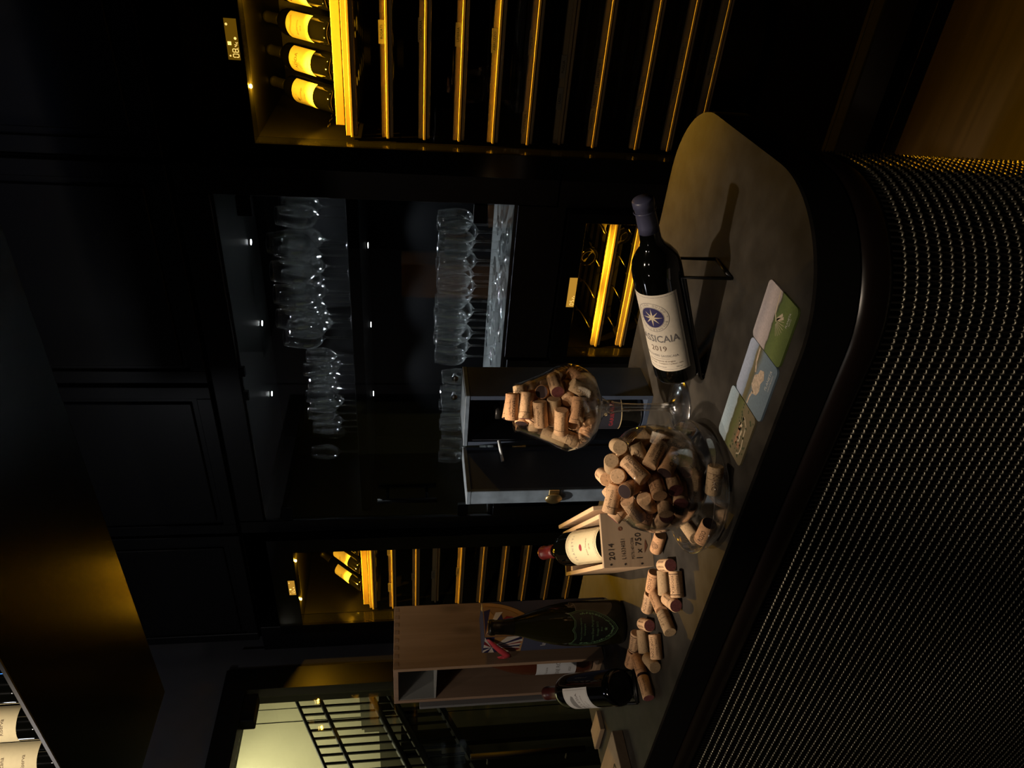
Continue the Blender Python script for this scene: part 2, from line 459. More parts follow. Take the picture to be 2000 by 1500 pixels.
# ------------------------------------------------------------------ cabinets on the back wall
def panel_door(name,x0,x1,z0,z1,parent,y=D):
    m=MB(); t=0.02; g=0.022; a=0.004
    m.box(x0+a,x1-a,y-t*0.45,y+0.002,z0+a,z1-a)
    fr=0.055
    m.box(x0+a,x0+fr,y-t,y-t*0.45,z0+a,z1-a,bev=0.002); m.box(x1-fr,x1-a,y-t,y-t*0.45,z0+a,z1-a,bev=0.002)
    m.box(x0+fr,x1-fr,y-t,y-t*0.45,z0+a,z0+fr,bev=0.002); m.box(x0+fr,x1-fr,y-t,y-t*0.45,z1-fr,z1-a,bev=0.002)
    m.box(x0+fr+g,x1-fr-g,y-t,y-t*0.45,z0+fr+g,z1-fr-g,bev=0.003)
    return m.build(name,BLACK,parent,True)
ups=[(-0.737,-0.053,'black panelled upper cabinet over the tall right-hand wine fridge'),
     (-1.535,-0.745,'black panelled upper cabinet over the right half of the glassware cabinet'),
     (-2.30,-1.545,'black panelled upper cabinet over the left half of the glassware cabinet'),
     (-3.03,-2.31,'black panelled upper cabinet over the left-hand wine fridge beside the door')]
for x0,x1,lb in ups:
    c=thing('upper_cabinet',lb,'cabinet',((x0+x1)/2,D,2.225),group='black upper cabinets under the ceiling')
    MB().box(x0,x1,D+0.004,2.79,2.228,2.855).build('carcass',BLACKM,c,True)
    panel_door('door',x0,x1,2.232,2.85,c)
# black surrounds between the appliances
def wall_panel(lb,*boxes):
    m=MB()
    for b in boxes: m.box(*b,bev=0.002)
    o=m.build('filler_panel',BLACK,None,loc=(boxes[0][0],D,boxes[0][4])); tag(o,lb,'panel')
    return o
wall_panel('narrow black panel between the right-hand wine fridge and the glassware cabinet',(-0.838,-0.742,D-0.012,2.79,1.06,2.224))
wall_panel('narrow black panel between the glassware cabinet and the left-hand wine fridge',(-2.306,-2.240,D-0.012,2.79,0.10,2.224))
wall_panel('narrow black panel between the left-hand wine fridge and the grey wall',(-3.120,-2.945,D-0.012,2.79,0.10,2.224))
wall_panel('black panel strip above the glassware cabinet doors',(-2.238,-0.84,D-0.010,2.79,2.128,2.224))
wall_panel('black plinth running along the floor below the fridges',(-3.10,-0.03,D+0.06,2.75,0.0,0.098))
# low base cabinet left of the small fridge
c=thing('base_cabinet','black base cabinet left of the small under-shelf fridge','cabinet',(-1.83,D,0.10))
MB().box(-2.238,-1.425,D+0.004,2.79,0.10,1.185).build('carcass',BLACKM,c,True)
panel_door('door',-2.238,-1.425,0.11,1.18,c)
m=MB()
m.box(-1.42,-0.84,D-0.012,2.79,1.03,1.185); m.box(-0.84,-0.745,D-0.012,2.79,0.10,1.055)
o=m.build('filler_panel',BLACK,None,loc=(-1.1,D,1.03)); tag(o,'black panel framing the small fridge from above and the right','panel')

# glassware cabinet
GX0,GX1,GZ0,GZ1,GB=-2.234,-0.843,1.196,2.120,2.70
g=thing('glassware_cabinet','black cabinet with two glass doors full of lit wine glasses','cabinet',(-1.54,D,GZ0))
m=MB(); m.box(GX0,GX1,GB,GB+0.02,GZ0-0.008,GZ1+0.006); m.box(GX0-0.004,GX0,D+0.004,GB,GZ0,GZ1); m.box(GX1,GX1+0.003,D+0.004,GB,GZ0,GZ1)
m.build('carcass',BACKP,g,True)
MB().box(GX0,GX1,D+0.004,GB,GZ1,GZ1+0.007).build('top_panel',CABF,g,True)
MB().box(GX0,GX1,D+0.004,GB,GZ0-0.010,GZ0).build('bottom_panel',CABF,g,True)
SHZ=1.732
MB().box(GX0+0.001,GX1-0.001,2.20,GB-0.002,SHZ-0.040,SHZ,bev=0.002).build('shelf',BACKP,g,True)
LX=(-1.17,-1.52,-1.87)
for x in LX:
    for z in (GZ1-0.0005,SHZ-0.0405):
        m=MB(); m.cyl(0.014,z-0.004,z,20,0,Matrix.Translation((x,2.55,0))); s=m.build('spotlight',BLACKM,g,True)
        m=MB(); m.cyl(0.0105,z-0.0055,z-0.004,20,0,Matrix.Translation((x,2.55,0))); m.build('lamp_face',LEDW,s,True)
for (x0,x1,hx) in ((-1.5405,GX1,GX1),(GX0,-1.5455,GX0)):
    m=MB(); m.box(x0,x1,D-0.008,D-0.002,GZ0,GZ1); p=m.build('glass_door',PANE,g,True)
    sgn=-1 if hx==GX1 else 1
    for z in (2.032,1.305):
        m=MB(); m.box(hx,hx+sgn*0.062,D-0.012,D+0.006,z-0.022,z+0.022,bev=0.002); m.build('hinge',BLACKM,p,True)
    m=MB(); kx=-1.5405+0.04 if sgn<0 else -1.5455-0.04
    m.lathe([(0.0,0),(0.007,0.0),(0.007,0.012),(0.012,0.018),(0.012,0.026),(0.0,0.028)],16,0,Matrix.Translation((kx,D-0.008,1.365))@Matrix.Rotation(PI/2,4,'X')); m.build('knob',STEEL,p,True)
    cx=-1.5405+0.05 if sgn<0 else -1.5455-0.05
    m=MB(); m.box(cx-0.018,cx+0.018,D-0.012,D+0.006,GZ1-0.012,GZ1+0.008,bev=0.001); m.build('catch',BLACKM,p,True)
# solid bar standing in for the door handle's reflection in the left pane
m=MB(); m.tube([(-2.10,D-0.05,1.42),(-2.10,D-0.05,1.66)],0.010,10)
for z in (1.46,1.62): m.tube([(-2.10,D-0.008,z),(-2.10,D-0.05,z)],0.006,8)
m.build('reflected_handle_bar',BLACKM,g,True)

# wine glasses
def glass_mesh(name,H,R,rim,foot,kind=0):
    zb=H*0.45
    out=[(0.0,0.0),(foot,0.0),(foot,0.002),(foot*0.55,0.004),(0.006,0.009),(0.0042,0.02),(0.0038,zb*0.6),(0.0042,zb*0.93),(0.009,zb)]
    bowl=[(0.55,0.06),(0.80,0.15),(0.95,0.27),(1.0,0.40)]
    hb=H-zb
    pr=out+[(R*a,zb+hb*b) for a,b in bowl]+[(R*0.975+rim*0.025,zb+hb*0.55),(R*0.5+rim*0.5,zb+hb*0.80),(rim,H-0.001),(rim-0.0006,H),(rim-0.0012,H-0.001)]
    inn=[(R*0.5+rim*0.5-0.0012,zb+hb*0.80),(R*0.975+rim*0.025-0.0012,zb+hb*0.55)]+[(R*a-0.0012,zb+hb*b+0.001) for a,b in bowl[::-1]]+[(0.006,zb+0.006),(0.0,zb+0.005)]
    return MB().lathe(pr+inn,28,0)
big=glass_mesh('wine_glass',0.262,0.045,0.034,0.041).build('wine_glass',CRYST)
med=glass_mesh('wine_glass',0.232,0.041,0.031,0.038).build('wine_glass',CRYST)
tall=glass_mesh('wine_glass',0.205,0.033,0.026,0.034).build('wine_glass',CRYST)
protos={'big':big,'med':med,'tall':tall}
used={'big':False,'med':False,'tall':False}
def put_glass(k,x,y,z,label,group):
    o=protos[k]
    if used[k]: o=o.copy(); COL.objects.link(o)
    used[k]=True
    o.location=(x,y,z); tag(o,label,'wine glass',group)
def glass_row(k,xs,y,z,what,where,rowname,group):
    for i,x in enumerate(xs):
        put_glass(k,x,y+random.uniform(-0.006,0.006),z,'%s %s, %s row, %s from the right'%(what,where,rowname,ordinal(i+1)),group)
UPZ=SHZ+0.0005; LOZ=GZ0+0.0005
glass_row('big',[-1.038, -1.139, -1.231, -1.324],2.262,UPZ,'large wine glass','on upper shelf, right door','front','large glasses on the upper cabinet shelf')
glass_row('big',[-1.095, -1.304, -1.459],2.354,UPZ,'large wine glass','on upper shelf, right door','second','large glasses on the upper cabinet shelf')
glass_row('big',[-1.018, -1.163, -1.261, -1.377, -1.474],2.446,UPZ,'large wine glass','on upper shelf, right door','third','large glasses on the upper cabinet shelf')
glass_row('big',[-1.017, -1.148, -1.254, -1.36, -1.469],2.538,UPZ,'large wine glass','on upper shelf, right door','fourth','large glasses on the upper cabinet shelf')
glass_row('big',[-1.564],2.63,UPZ,'large wine glass','on upper shelf, right door','rear','large glasses on the upper cabinet shelf')
glass_row('tall',[-1.61, -1.735, -1.829, -2.028],2.354,UPZ,'small wine glass','on upper shelf, left door','second','small glasses on the upper cabinet shelf')
glass_row('tall',[-1.608, -1.74, -1.851, -1.967],2.446,UPZ,'small wine glass','on upper shelf, left door','third','small glasses on the upper cabinet shelf')
glass_row('tall',[-1.762, -1.837, -2.006],2.538,UPZ,'small wine glass','on upper shelf, left door','fourth','small glasses on the upper cabinet shelf')
glass_row('tall',[-1.772, -1.967, -2.149],2.63,UPZ,'small wine glass','on upper shelf, left door','rear','small glasses on the upper cabinet shelf')
glass_row('med',[-0.978, -1.081, -1.181, -1.28, -1.38],2.262,LOZ,'clear wine glass','on cabinet floor, right door','front','glasses on the cabinet floor')
glass_row('med',[-1.053, -1.183, -1.274, -1.493],2.354,LOZ,'clear wine glass','on cabinet floor, right door','second','glasses on the cabinet floor')
glass_row('med',[-1.008, -1.131, -1.26, -1.43, -1.604],2.446,LOZ,'clear wine glass','on cabinet floor, right door','third','glasses on the cabinet floor')
glass_row('med',[-1.068, -1.239, -1.4, -1.521],2.538,LOZ,'clear wine glass','on cabinet floor, right door','fourth','glasses on the cabinet floor')
glass_row('med',[-1.513, -1.628],2.63,LOZ,'clear wine glass','on cabinet floor, right door','rear','glasses on the cabinet floor')
glass_row('tall',[-1.613, -1.74, -1.859],2.262,LOZ,'small glass','on cabinet floor, left door','front','small glasses on the cabinet floor')
glass_row('tall',[-1.641, -1.757, -1.865, -2.006],2.354,LOZ,'small glass','on cabinet floor, left door','second','small glasses on the cabinet floor')
glass_row('tall',[-1.785, -1.966, -2.146],2.446,LOZ,'small glass','on cabinet floor, left door','third','small glasses on the cabinet floor')
glass_row('tall',[-1.923],2.538,LOZ,'small glass','on cabinet floor, left door','fourth','small glasses on the cabinet floor')
# ------------------------------------------------------------------ wine fridges
def fridge(name,label,x0,x1,z0,z1,ix0,ix1,iz0,iz1):
    f=thing(name,label,'wine fridge',((x0+x1)/2,D,z0))
    m=MB(); dp=2.76
    m.box(x0,ix0,D+0.006,dp,z0,z1); m.box(ix1,x1,D+0.006,dp,z0,z1); m.box(ix0,ix1,D+0.006,dp,z0,iz0); m.box(ix0,ix1,D+0.006,dp,iz1,z1); m.box(x0,x1,dp,dp+0.015,z0,z1)
    m.build('cabinet_body',INNER,f,True)
    m=MB(); y0=D-0.056; y1=D+0.004
    m.box(x0,ix0,y0,y1,z0,z1,bev=0.001); m.box(ix1,x1,y0,y1,z0,z1,bev=0.001); m.box(ix0,ix1,y0,y1,z0,iz0,bev=0.001); m.box(ix0,ix1,y0,y1,iz1,z1,bev=0.001)
    m.build('door_frame',pmat('gloss_black_door',(0.006,0.006,0.006),0.12),f,True)
    MB().box(ix0+0.0005,ix1-0.0005,D-0.050,D-0.044,iz0+0.0005,iz1-0.0005).build('door_glass',FPANE,f,True)
    return f
def shelf_front(f,ix0,ix1,z,ext=0.0,mat=None,tags=(),ends=0.012):
    y=D+0.018-ext; m=MB()
    x0=ix0+ends;x1=ix1-ends
    # moulded front rail: upper board, protruding ridge, lower board
    m.box(x0,x1,y+0.006,y+0.020,z-0.004,z+0.010,bev=0.001)
    m.box(x0-0.002,x1+0.002,y-0.003,y+0.020,z-0.012,z-0.004,bev=0.0015)
    m.box(x0,x1,y+0.004,y+0.020,z-0.024,z-0.013,bev=0.002)
    s=m.build('shelf_front',mat or SHELFW,f,True)
    m=MB(); 
    for k in range(6):
        yy=y+0.06+k*0.085; m.box(x0+0.01,x1-0.01,yy,yy+0.03,z-0.020,z-0.008)
    m.box(x0,x0+0.012,y+0.02,y+0.52,z-0.022,z-0.008); m.box(x1-0.012,x1,y+0.02,y+0.52,z-0.022,z-0.008)
    m.build('shelf_slats',DSLAT,s,True)
    for (tx,tw,txt,dz) in tags:
        m=MB(); m.box(tx,tx+tw,y+0.0030,y+0.0055,z-0.003,z+0.0135)
        fn=plane_fn((tx+tw/2,y+0.0030,z+0.005),(1,0,0),(0,0,1),0.0002)
        put_text(m,txt,0.0105,fn,1)
        m.build('name_tag',[TAGM,INK],s,True)
    return s
SEG={'0':'abcdef','1':'bc','2':'abged','3':'abgcd','4':'fgbc','5':'afgcd','6':'afgedc','7':'abc','8':'abcdefg','9':'abcdfg','C':'afed','c':'ged'}
def seg_digit(m,ch,fn,u0,v0,w,h,mi,t):
    P={'a':((0,h),(w,h)),'b':((w,h),(w,h/2)),'c':((w,h/2),(w,0)),'d':((0,0),(w,0)),'e':((0,0),(0,h/2)),'f':((0,h/2),(0,h)),'g':((0,h/2),(w,h/2))}
    for sg in SEG[ch]:
        (a,b),(c,d_)=P[sg]
        L=math.hypot(c-a,d_-b);k=t*0.35/L
        strip(m,[(u0+a+(c-a)*k,v0+b+(d_-b)*k),(u0+c-(c-a)*k,v0+d_-(d_-b)*k)],t,fn,mi)
def display(f,x0,x1,z0,z1,big_,small,back,icons=True):
    y=D-0.0565
    m=MB(); m.box(x0,x1,y-0.0005,y+0.001,z0,z1); 
    w=x1-x0;h=z1-z0; fn=plane_fn((x0,y-0.0006,z0),(1,0,0),(0,0,1),0.0003)
    hh=h*0.46
    u=w*0.07
    for ch in big_:
        seg_digit(m,ch,fn,u,h*0.10,hh*0.55,hh,1,h*0.055); u+=hh*0.55+w*0.045
    disc(m,u-w*0.02,h*0.10,h*0.035,fn,1,10); u+=w*0.015
    for ch in small:
        q=hh*(0.6 if ch!='c' else 0.5)
        seg_digit(m,ch,fn,u,h*0.10,q*0.5,q,1,h*0.05); u+=q*0.5+w*0.035
    if icons:
        disc(m,w*0.10,h*0.80,h*0.075,fn,1,14,h*0.03); disc(m,w*0.86,h*0.83,h*0.10,fn,1,16,h*0.03)
        disc(m,w*0.53,h*0.24,h*0.11,fn,1,14); 
        a=[(w*0.36,h*0.60),(w*0.45,h*0.60),(w*0.45,h*0.90),(w*0.36,h*0.90)]
        m.add([fn(*p) for p in a],[(0,1,2,3)],1)
    m.build('display',[back,LCDD],f,True)
def led(f,x,y,z):
    m=MB(); m.lathe([(0,-0.004),(0.004,-0.003),(0.006,0.0),(0.0,0.0)],14,0,Matrix.Translation((x,y,z))); m.build('led_lamp',LEDA,f,True)
def amber_light(name,x,y,z,power,spot=None,tgt=None,size=0.006):
    l=bpy.data.lights.new(name,'SPOT' if spot else 'POINT'); l.energy=power; l.color=AMBER; l.shadow_soft_size=size
    o=bpy.data.objects.new(name,l); COL.objects.link(o); o.location=(x,y,z)
    if spot:
        l.spot_size=spot; l.spot_blend=0.6
        o.rotation_mode='QUATERNION'; o.rotation_quaternion=(Vector(tgt)-Vector((x,y,z))).to_track_quat('-Z','Y')
    return o

# tall fridge on the right
fr=fridge('wine_fridge','tall wine fridge at the right with four labelled bottles glowing on its top shelf',-0.737,-0.053,0.105,2.122,-0.664,-0.126,0.20,1.966)
tagsR={1:[(-0.395,0.06,'ROSATI',0)],2:[(-0.385,0.062,'TOSCANA',0)],3:[(-0.39,0.062,'UMBRIA',0)],4:[(-0.40,0.064,'ABRUZZO',0)],5:[(-0.40,0.066,'SICILIA',0),(-0.620,0.064,'CAMPANIA',0)],6:[(-0.46,0.064,'PUGLIA',0),(-0.55,0.064,'LAZIO',0)],7:[(-0.46,0.064,'MARCHE',0),(-0.53,0.062,'BASILICATA',0),(-0.60,0.064,'SARDEGNA',0)],8:[(-0.50,0.062,'MOLISE',0),(-0.585,0.062,'CALABRIA',0)],9:[(-0.40,0.062,'VENETO',0),(-0.50,0.062,'TRENTINO',0)],10:[(-0.43,0.066,'PIEMONTE',0)]}
zsR=[1.706,1.602,1.494,1.390,1.287,1.181,1.078,0.974,0.836,0.731,0.636]
extR=[0.010,0.008,0.004,0.004,0.008,0.008,-0.012,0.004,0.003,0.003,0.002]
for i,z in enumerate(zsR):
    shelf_front(fr,-0.664,-0.126,z,extR[i],None,tagsR.get(i,[]))
m=MB(); m.box(-0.628,-0.15,D+0.030,D+0.045,1.719,1.745,bev=0.002); b=m.build('display_board',BOARDW,fr,True)
display(fr,-0.446,-0.346,1.976,2.007,'08','4c',LCD)
led(fr,-0.519,D-0.022,1.9655); led(fr,-0.27,D-0.022,1.9655)
m=MB()
for k in range(4):
    for j in range(2): m.box(-0.6638,-0.6634,2.30+k*0.06+j*0.02,2.325+k*0.06+j*0.02,1.78-j*0.004,1.782-j*0.004)
m.build('side_vents',pmat('vent_slit',(0.25,0.2,0.12),0.5),fr,True)

# fridge on the left
fl=fridge('wine_fridge','narrower wine fridge at the left behind the tall pine box, three bottles on top',-2.940,-2.310,0.105,2.122,-2.880,-2.388,0.20,2.020)
zsL=[1.708,1.616,1.508,1.416,1.302,1.200,1.098,0.994,0.882,0.775,0.670]
extL=[0.010,0.010,0.006,-0.014,0.004,0.003,0.003,0.002,0.0,0.0,0.0]
tagsL={1:[(-2.50,0.05,'ROSSI',0),(-2.75,0.06,'BIANCHI',0)],2:[(-2.68,0.05,'FRIULI',0)],3:[(-2.70,0.055,'LIGURIA',0)],4:[(-2.66,0.055,'EMILIA',0)],6:[(-2.47,0.055,'AOSTA',0)],7:[(-2.55,0.055,'VENETO',0)]}
for i,z in enumerate(zsL): shelf_front(fl,-2.880,-2.388,z,extL[i],None,tagsL.get(i,[]))
m=MB(); m.box(-2.862,-2.392,D+0.030,D+0.045,1.721,1.747,bev=0.002); b=m.build('display_board',BOARDW,fl,True)
display(fl,-2.660,-2.565,2.030,2.058,'12','6c',LCD2)
led(fl,-2.475,D-0.022,2.0195); led(fl,-2.735,D-0.022,2.0195)

# small fridge under the glassware cabinet
fs=fridge('wine_fridge','small wine fridge under the glassware cabinet with two bright yellow shelf rails',-1.418,-0.842,0.12,1.026,-1.385,-0.874,0.20,0.966)
for i,(z,e) in enumerate(((0.853,0.012),(0.758,0.012),(0.650,0.006),(0.54,0.0),(0.43,0.0))):
    s=shelf_front(fs,-1.385,-0.874,z,e,None,[],0.006)
    m=MB()
    for k in range(4):
        x=-1.33+k*0.125
        pts=[(x+0.03*math.sin(t*1.3),D+0.06+t*0.055,z+0.012+0.030*abs(math.sin(t*0.9))) for t in [j*0.45 for j in range(16)]]
        m.tube(pts,0.0022,6)
    m.build('bottle_cradle',pmat('wire_cradle',(0.5,0.42,0.2),0.3,metal=0.9),s,True)
display(fs,-1.180,-1.068,0.968,0.995,'05','2c',LCD2,False)

# ------------------------------------------------------------------ bottles
BORD=[(0.0,0.006),(0.020,0.004),(0.030,0.0),(0.0350,0.002),(0.0378,0.008),(0.0380,0.02),(0.0380,0.186),(0.0374,0.197),(0.0345,0.209),(0.0265,0.221),(0.0190,0.229),(0.0158,0.238),(0.0146,0.262),(0.0142,0.288),(0.0155,0.289),(0.0155,0.298),(0.0142,0.300),(0.0,0.300)]
BURG=[(0.0,0.006),(0.022,0.004),(0.034,0.0),(0.0390,0.003),(0.0412,0.010),(0.0412,0.135),(0.0400,0.155),(0.0355,0.180),(0.0280,0.205),(0.0200,0.228),(0.0160,0.245),(0.0148,0.262),(0.0142,0.287),(0.0156,0.288),(0.0156,0.297),(0.0140,0.299),(0.0,0.299)]
CHMP=[(0.0,0.007),(0.025,0.005),(0.040,0.0),(0.0462,0.003),(0.0485,0.012),(0.0492,0.05),(0.0488,0.105),(0.0470,0.135),(0.0420,0.165),(0.0335,0.198),(0.0250,0.225),(0.0185,0.250),(0.0158,0.270),(0.0150,0.292),(0.0165,0.293),(0.0168,0.302),(0.0150,0.306),(0.0,0.306)]
def capsule(m,prof,z0,mi,extra=0.0004):
    pts=[(r+extra,z) for r,z in prof if z>=z0]
    # interpolate lower edge
    for i in range(len(prof)-1):
        (ra,za),(rb,zb)=prof[i],prof[i+1]
        if za<z0<=zb:
            r=ra+(rb-ra)*(z0-za)/(zb-za); pts=[(r,z0),(r+extra,z0)]+pts; break
    pts[-1]=(0.0,pts[-2][1]+extra)
    return m.lathe(pts,28,mi)
def bottle(name,label,cat,prof,glass,capm,capz,loc,quat=None,rz=0,group=None):
    t=thing(name,label,cat,loc,rz,group,quat)
    MB().lathe(prof,40).build('glass_body',glass,t)
    if capm is not None: capsule(MB(),prof,capz,0).build('capsule',capm,t)
    return t
def axis_quat(a,face):
    """local +Z along a, local -Y turned as near to 'face' as possible"""
    a=Vector(a).normalized(); f=Vector(face); f=(f-a*f.dot(a)).normalized(); y=-f; x=y.cross(a).normalized()
    return Matrix((x,y,a)).transposed().to_quaternion()

# labelled bottles tilted on the fridges' top shelves
def small_label(m,r,phi,lines,ink=1):
    for (txt,size,z) in lines: put_text(m,txt,size,cyl_fn(r,phi,z+0.02),ink)
def show_bottle(x,zb,label,lines,extra,group,side=0.0):
    q=axis_quat((0.0,math.cos(math.radians(47)),math.sin(math.radians(47))),(0.0+side,-1,0.9))
    t=bottle('wine_bottle',label,'wine bottle',BORD,BGLASS,CAPK,0.235,(x,D+0.075,zb),q,0,group)
    m=MB(); patch_cyl(m,0.038,-PI/2,1.18,0.074,0.168,0,24)
    small_label(m,0.038,-PI/2,lines)
    if extra: extra(m)
    m.build('paper_label',[PAPER,INKB,INK,GOLDI],t)
    return t
gR='bottles tilted on the top shelf of the right-hand fridge'
def ex_sprig(m):
    fn=cyl_fn(0.038,-PI/2,0.12)
    strip(m,[(-0.012,0.022),(-0.004,0.030),(0.012,0.034),(0.024,0.033)],0.0010,fn,1)
    for k in range(7): strip(m,[(-0.012-0.0015*k,0.022+0.001*(k%3)),(-0.016-0.0008*k,0.014+0.004*(k%2))],0.0012,fn,1)
def ex_band(m):
    fn=cyl_fn(0.038,-PI/2,0.12)
    pts=[(-0.030+0.004*k,0.030+0.004*math.sin(k*0.5)) for k in range(16)]
    strip(m,pts,0.006,fn,3); strip(m,[(-0.03,0.015),(0.03,0.015)],0.0006,fn,1)
def ex_hill(m):
    fn=cyl_fn(0.038,-PI/2,0.12)
    for k in range(9): strip(m,[(-0.036+k*0.004,0.036),(-0.020+k*0.002,0.0+k*0.001),(-0.015+k*0.003,-0.035)],0.0016,fn,3)
def ex_spot(m):
    fn=cyl_fn(0.038,-PI/2,0.12)
    for k in range(5): disc(m,-0.03+0.014*k,0.028-0.006*(k%2),0.0032,fn,1,8)
ZB=1.736
show_bottle(-0.572,ZB,'bottle with a sprig on its label, leftmost on the right-hand fridge top shelf',[('Teroldego',0.009,0.108),('DOC',0.007,0.088)],ex_sprig,gR)
show_bottle(-0.480,ZB-0.0005,'bottle with a white-lettered hill label, second from left on the right-hand fridge top shelf',[('ADDA',0.016,0.118)],ex_hill,gR)
show_bottle(-0.388,ZB,'bottle with a gold band on its label, third on the right-hand fridge top shelf',[('Barbaresco',0.009,0.100),('2016',0.007,0.085)],ex_band,gR)
show_bottle(-0.296,ZB,'bottle with spots along its label, rightmost full one on the right-hand fridge top shelf',[('Barolo',0.010,0.100)],ex_spot,gR)
gL='bottles tilted on the top shelf of the left-hand fridge'
show_bottle(-2.775,ZB+0.002,'bottle leaning at the left end of the left-hand fridge top shelf',[('Greco',0.012,0.105)],None,gL)
show_bottle(-2.650,ZB+0.002,'middle bottle of three leaning on the left-hand fridge top shelf',[('Soave',0.012,0.105)],None,gL)
show_bottle(-2.525,ZB+0.002,'bottle leaning at the right end of the left-hand fridge top shelf',[('Gavi',0.012,0.105)],None,gL)
# the bottle lying in the small fridge
for i,(x,z,lb) in enumerate(((-1.055,0.905,'wine bottle lying base outward on the top rail of the small fridge'),(-0.97,0.80,'dark wine bottle lying on the second rail of the small fridge'))):
    q=axis_quat((0.12,1,0.10),(0,0,1))
    t=bottle('wine_bottle',lb,'wine bottle',BORD,BGLASS,CAPK,0.235,(x,D+0.075,z),q)
    m=MB(); patch_cyl(m,0.038,-PI/2,1.3,0.06,0.14,0,20); m.build('paper_label',[PAPER],t)
# ------------------------------------------------------------------ bar counter
def arc(cx,cy,r,a0,a1,n): return [(cx+r*math.cos(math.radians(a0+(a1-a0)*i/n)),cy+r*math.sin(math.radians(a0+(a1-a0)*i/n))) for i in range(n+1)]
OUT=[(-1.80,0.692)]+arc(-0.452,0.874,0.182,-90,0,18)+arc(-0.415,1.112,0.143,0,90,16)+[(-0.62,1.262),(-1.80,1.266)]
def resample(pts,step):
    out=[Vector((*pts[0],0))]
    acc=0.0
    for i in range(len(pts)-1):
        a=Vector((*pts[i],0));b=Vector((*pts[i+1],0));L=(b-a).length
        if L<1e-9: continue
        d=step-acc
        while d<=L:
            out.append(a+(b-a)*d/L); d+=step
        acc=L-(d-step)
    return out
def sweep(mb,path,prof,mi=0,smooth=True,closed=False):
    n=len(path);rings=[]
    for i in range(n):
        a=path[(i-1)%n] if (closed or i>0) else path[i]; c=path[(i+1)%n] if (closed or i<n-1) else path[i]
        t=(c-a).normalized(); nn=Vector((t.y,-t.x,0))
        rings.append([(path[i].x+nn.x*o,path[i].y+nn.y*o,z) for o,z in prof])
    K=len(prof);vs=[p for R in rings for p in R];fs=[]
    for i in range(n if closed else n-1):
        i2=(i+1)%n
        for k in range(K-1): fs.append((i*K+k,i2*K+k,i2*K+k+1,i*K+k+1))
    mb.add(vs,fs,mi,smooth)
bc=thing('bar_counter','bar counter with a dark stone top, rounded end and black woven wire front','bar counter',(-1.0,0.98,0))
m=MB(); m.prism(OUT,1.040,CT); m.build('countertop',STONE,bc,True)
path=[Vector((*p,0)) for p in OUT]
m=MB(); sweep(m,path,[(-0.004,1.0399),(0.0008,1.0395),(0.0012,1.046),(0.0012,0.990),(-0.004,0.986)],0,False,True); 
m.build('edge_band',RUBB,bc,True)
OUTB=[(-1.80,0.690)]+arc(-0.452,0.872,0.182,-90,0,18)+[(-0.2715,0.90),(-0.275,0.94),(-0.284,0.98),(-0.302,1.025),(-0.332,1.07),(-0.38,1.11),(-0.45,1.13),(-1.80,1.132)]
pathb=[Vector((*p,0)) for p in OUTB]
m=MB(); sweep(m,pathb,[(-0.006,0.988),(0.001,0.984),(0.0035,0.975),(0.004,0.965),(0.003,0.955),(-0.001,0.946),(-0.006,0.942)],0,True,True); m.build('moulding',MOULD,bc,True)
ins=[]
m=MB(); sweep(m,pathb,[(-0.016,0.95),(-0.016,0.0)],0,True,True); m.build('backing_panel',BLACKM,bc,True)
m=MB()
P=resample(OUTB[:-1]+[(-0.62,1.131)],0.009)
for q in P: m.tube([(q.x,q.y,0.03),(q.x,q.y,0.946)],0.0017,5,1,caps=False)
fine=resample(OUTB[:-1]+[(-0.62,1.131)],0.00225)
nrm=[]
for i in range(len(fine)):
    a=fine[max(0,i-1)];c=fine[min(len(fine)-1,i+1)];t=(c-a).normalized();nrm.append(Vector((t.y,-t.x,0)))
row=0
z=0.931
while z>0.06:
    ph=0
    pts=[]
    for i,q in enumerate(fine):
        s_=i*0.00225/0.009
        o=-0.0022+0.0050*abs(math.sin(PI*(s_)))
        v=q+nrm[i]*o; pts.append((v.x,v.y,z))
    m.tube(pts,0.0016,4,0,caps=False)
    z-=0.016
m.build('woven_wire_front',[WIREM,WIREC],bc,True)
m=MB(); m.prism([(x*1.0,y) for x,y in [(-1.79,0.72),(-0.45,0.72),(-0.34,0.78),(-0.30,0.87),(-0.31,0.96),(-0.40,1.08),(-1.79,1.10)]],0.0,1.035); m.build('core',BLACKM,bc,True)

# ------------------------------------------------------------------ hanging bottle rack
hr=thing('bottle_rack','black glossy hanging shelf over the bar carrying pale-labelled bottles','rack',(-1.4,1.05,2.24))
RACKM=pmat('glossy_black_rack',(0.003,0.003,0.003),0.20,spec=0.35)
m=MB(); m.box(-2.015,0.45,0.827,1.272,2.2405,2.247); m.build('rack_board',RACKM,hr,True)
m=MB(); m.box(-2.015,0.45,0.8235,0.827,2.2395,2.2465); m.build('front_edge',pmat('dull_steel_edge',(0.20,0.18,0.16),0.35,metal=0.6),hr,True)
for x in (-1.95,-0.9,0.3):
    m=MB(); m.cyl(0.008,2.247,2.86,12,0,Matrix.Translation((x,1.20,0))); m.build('hanger_rod',BLACKM,hr,True)
m=MB(); m.box(-2.0,0.4,1.235,1.25,2.247,2.60); m.build('back_board',BLACKM,hr,True)
m=MB(); m.tube([(-0.80,1.03,2.44),(-0.80,1.03,2.64)],0.009,12); m.build('led_strip',emat('blue_led_strip',(0.08,0.34,1.0),60.0),hr,True)
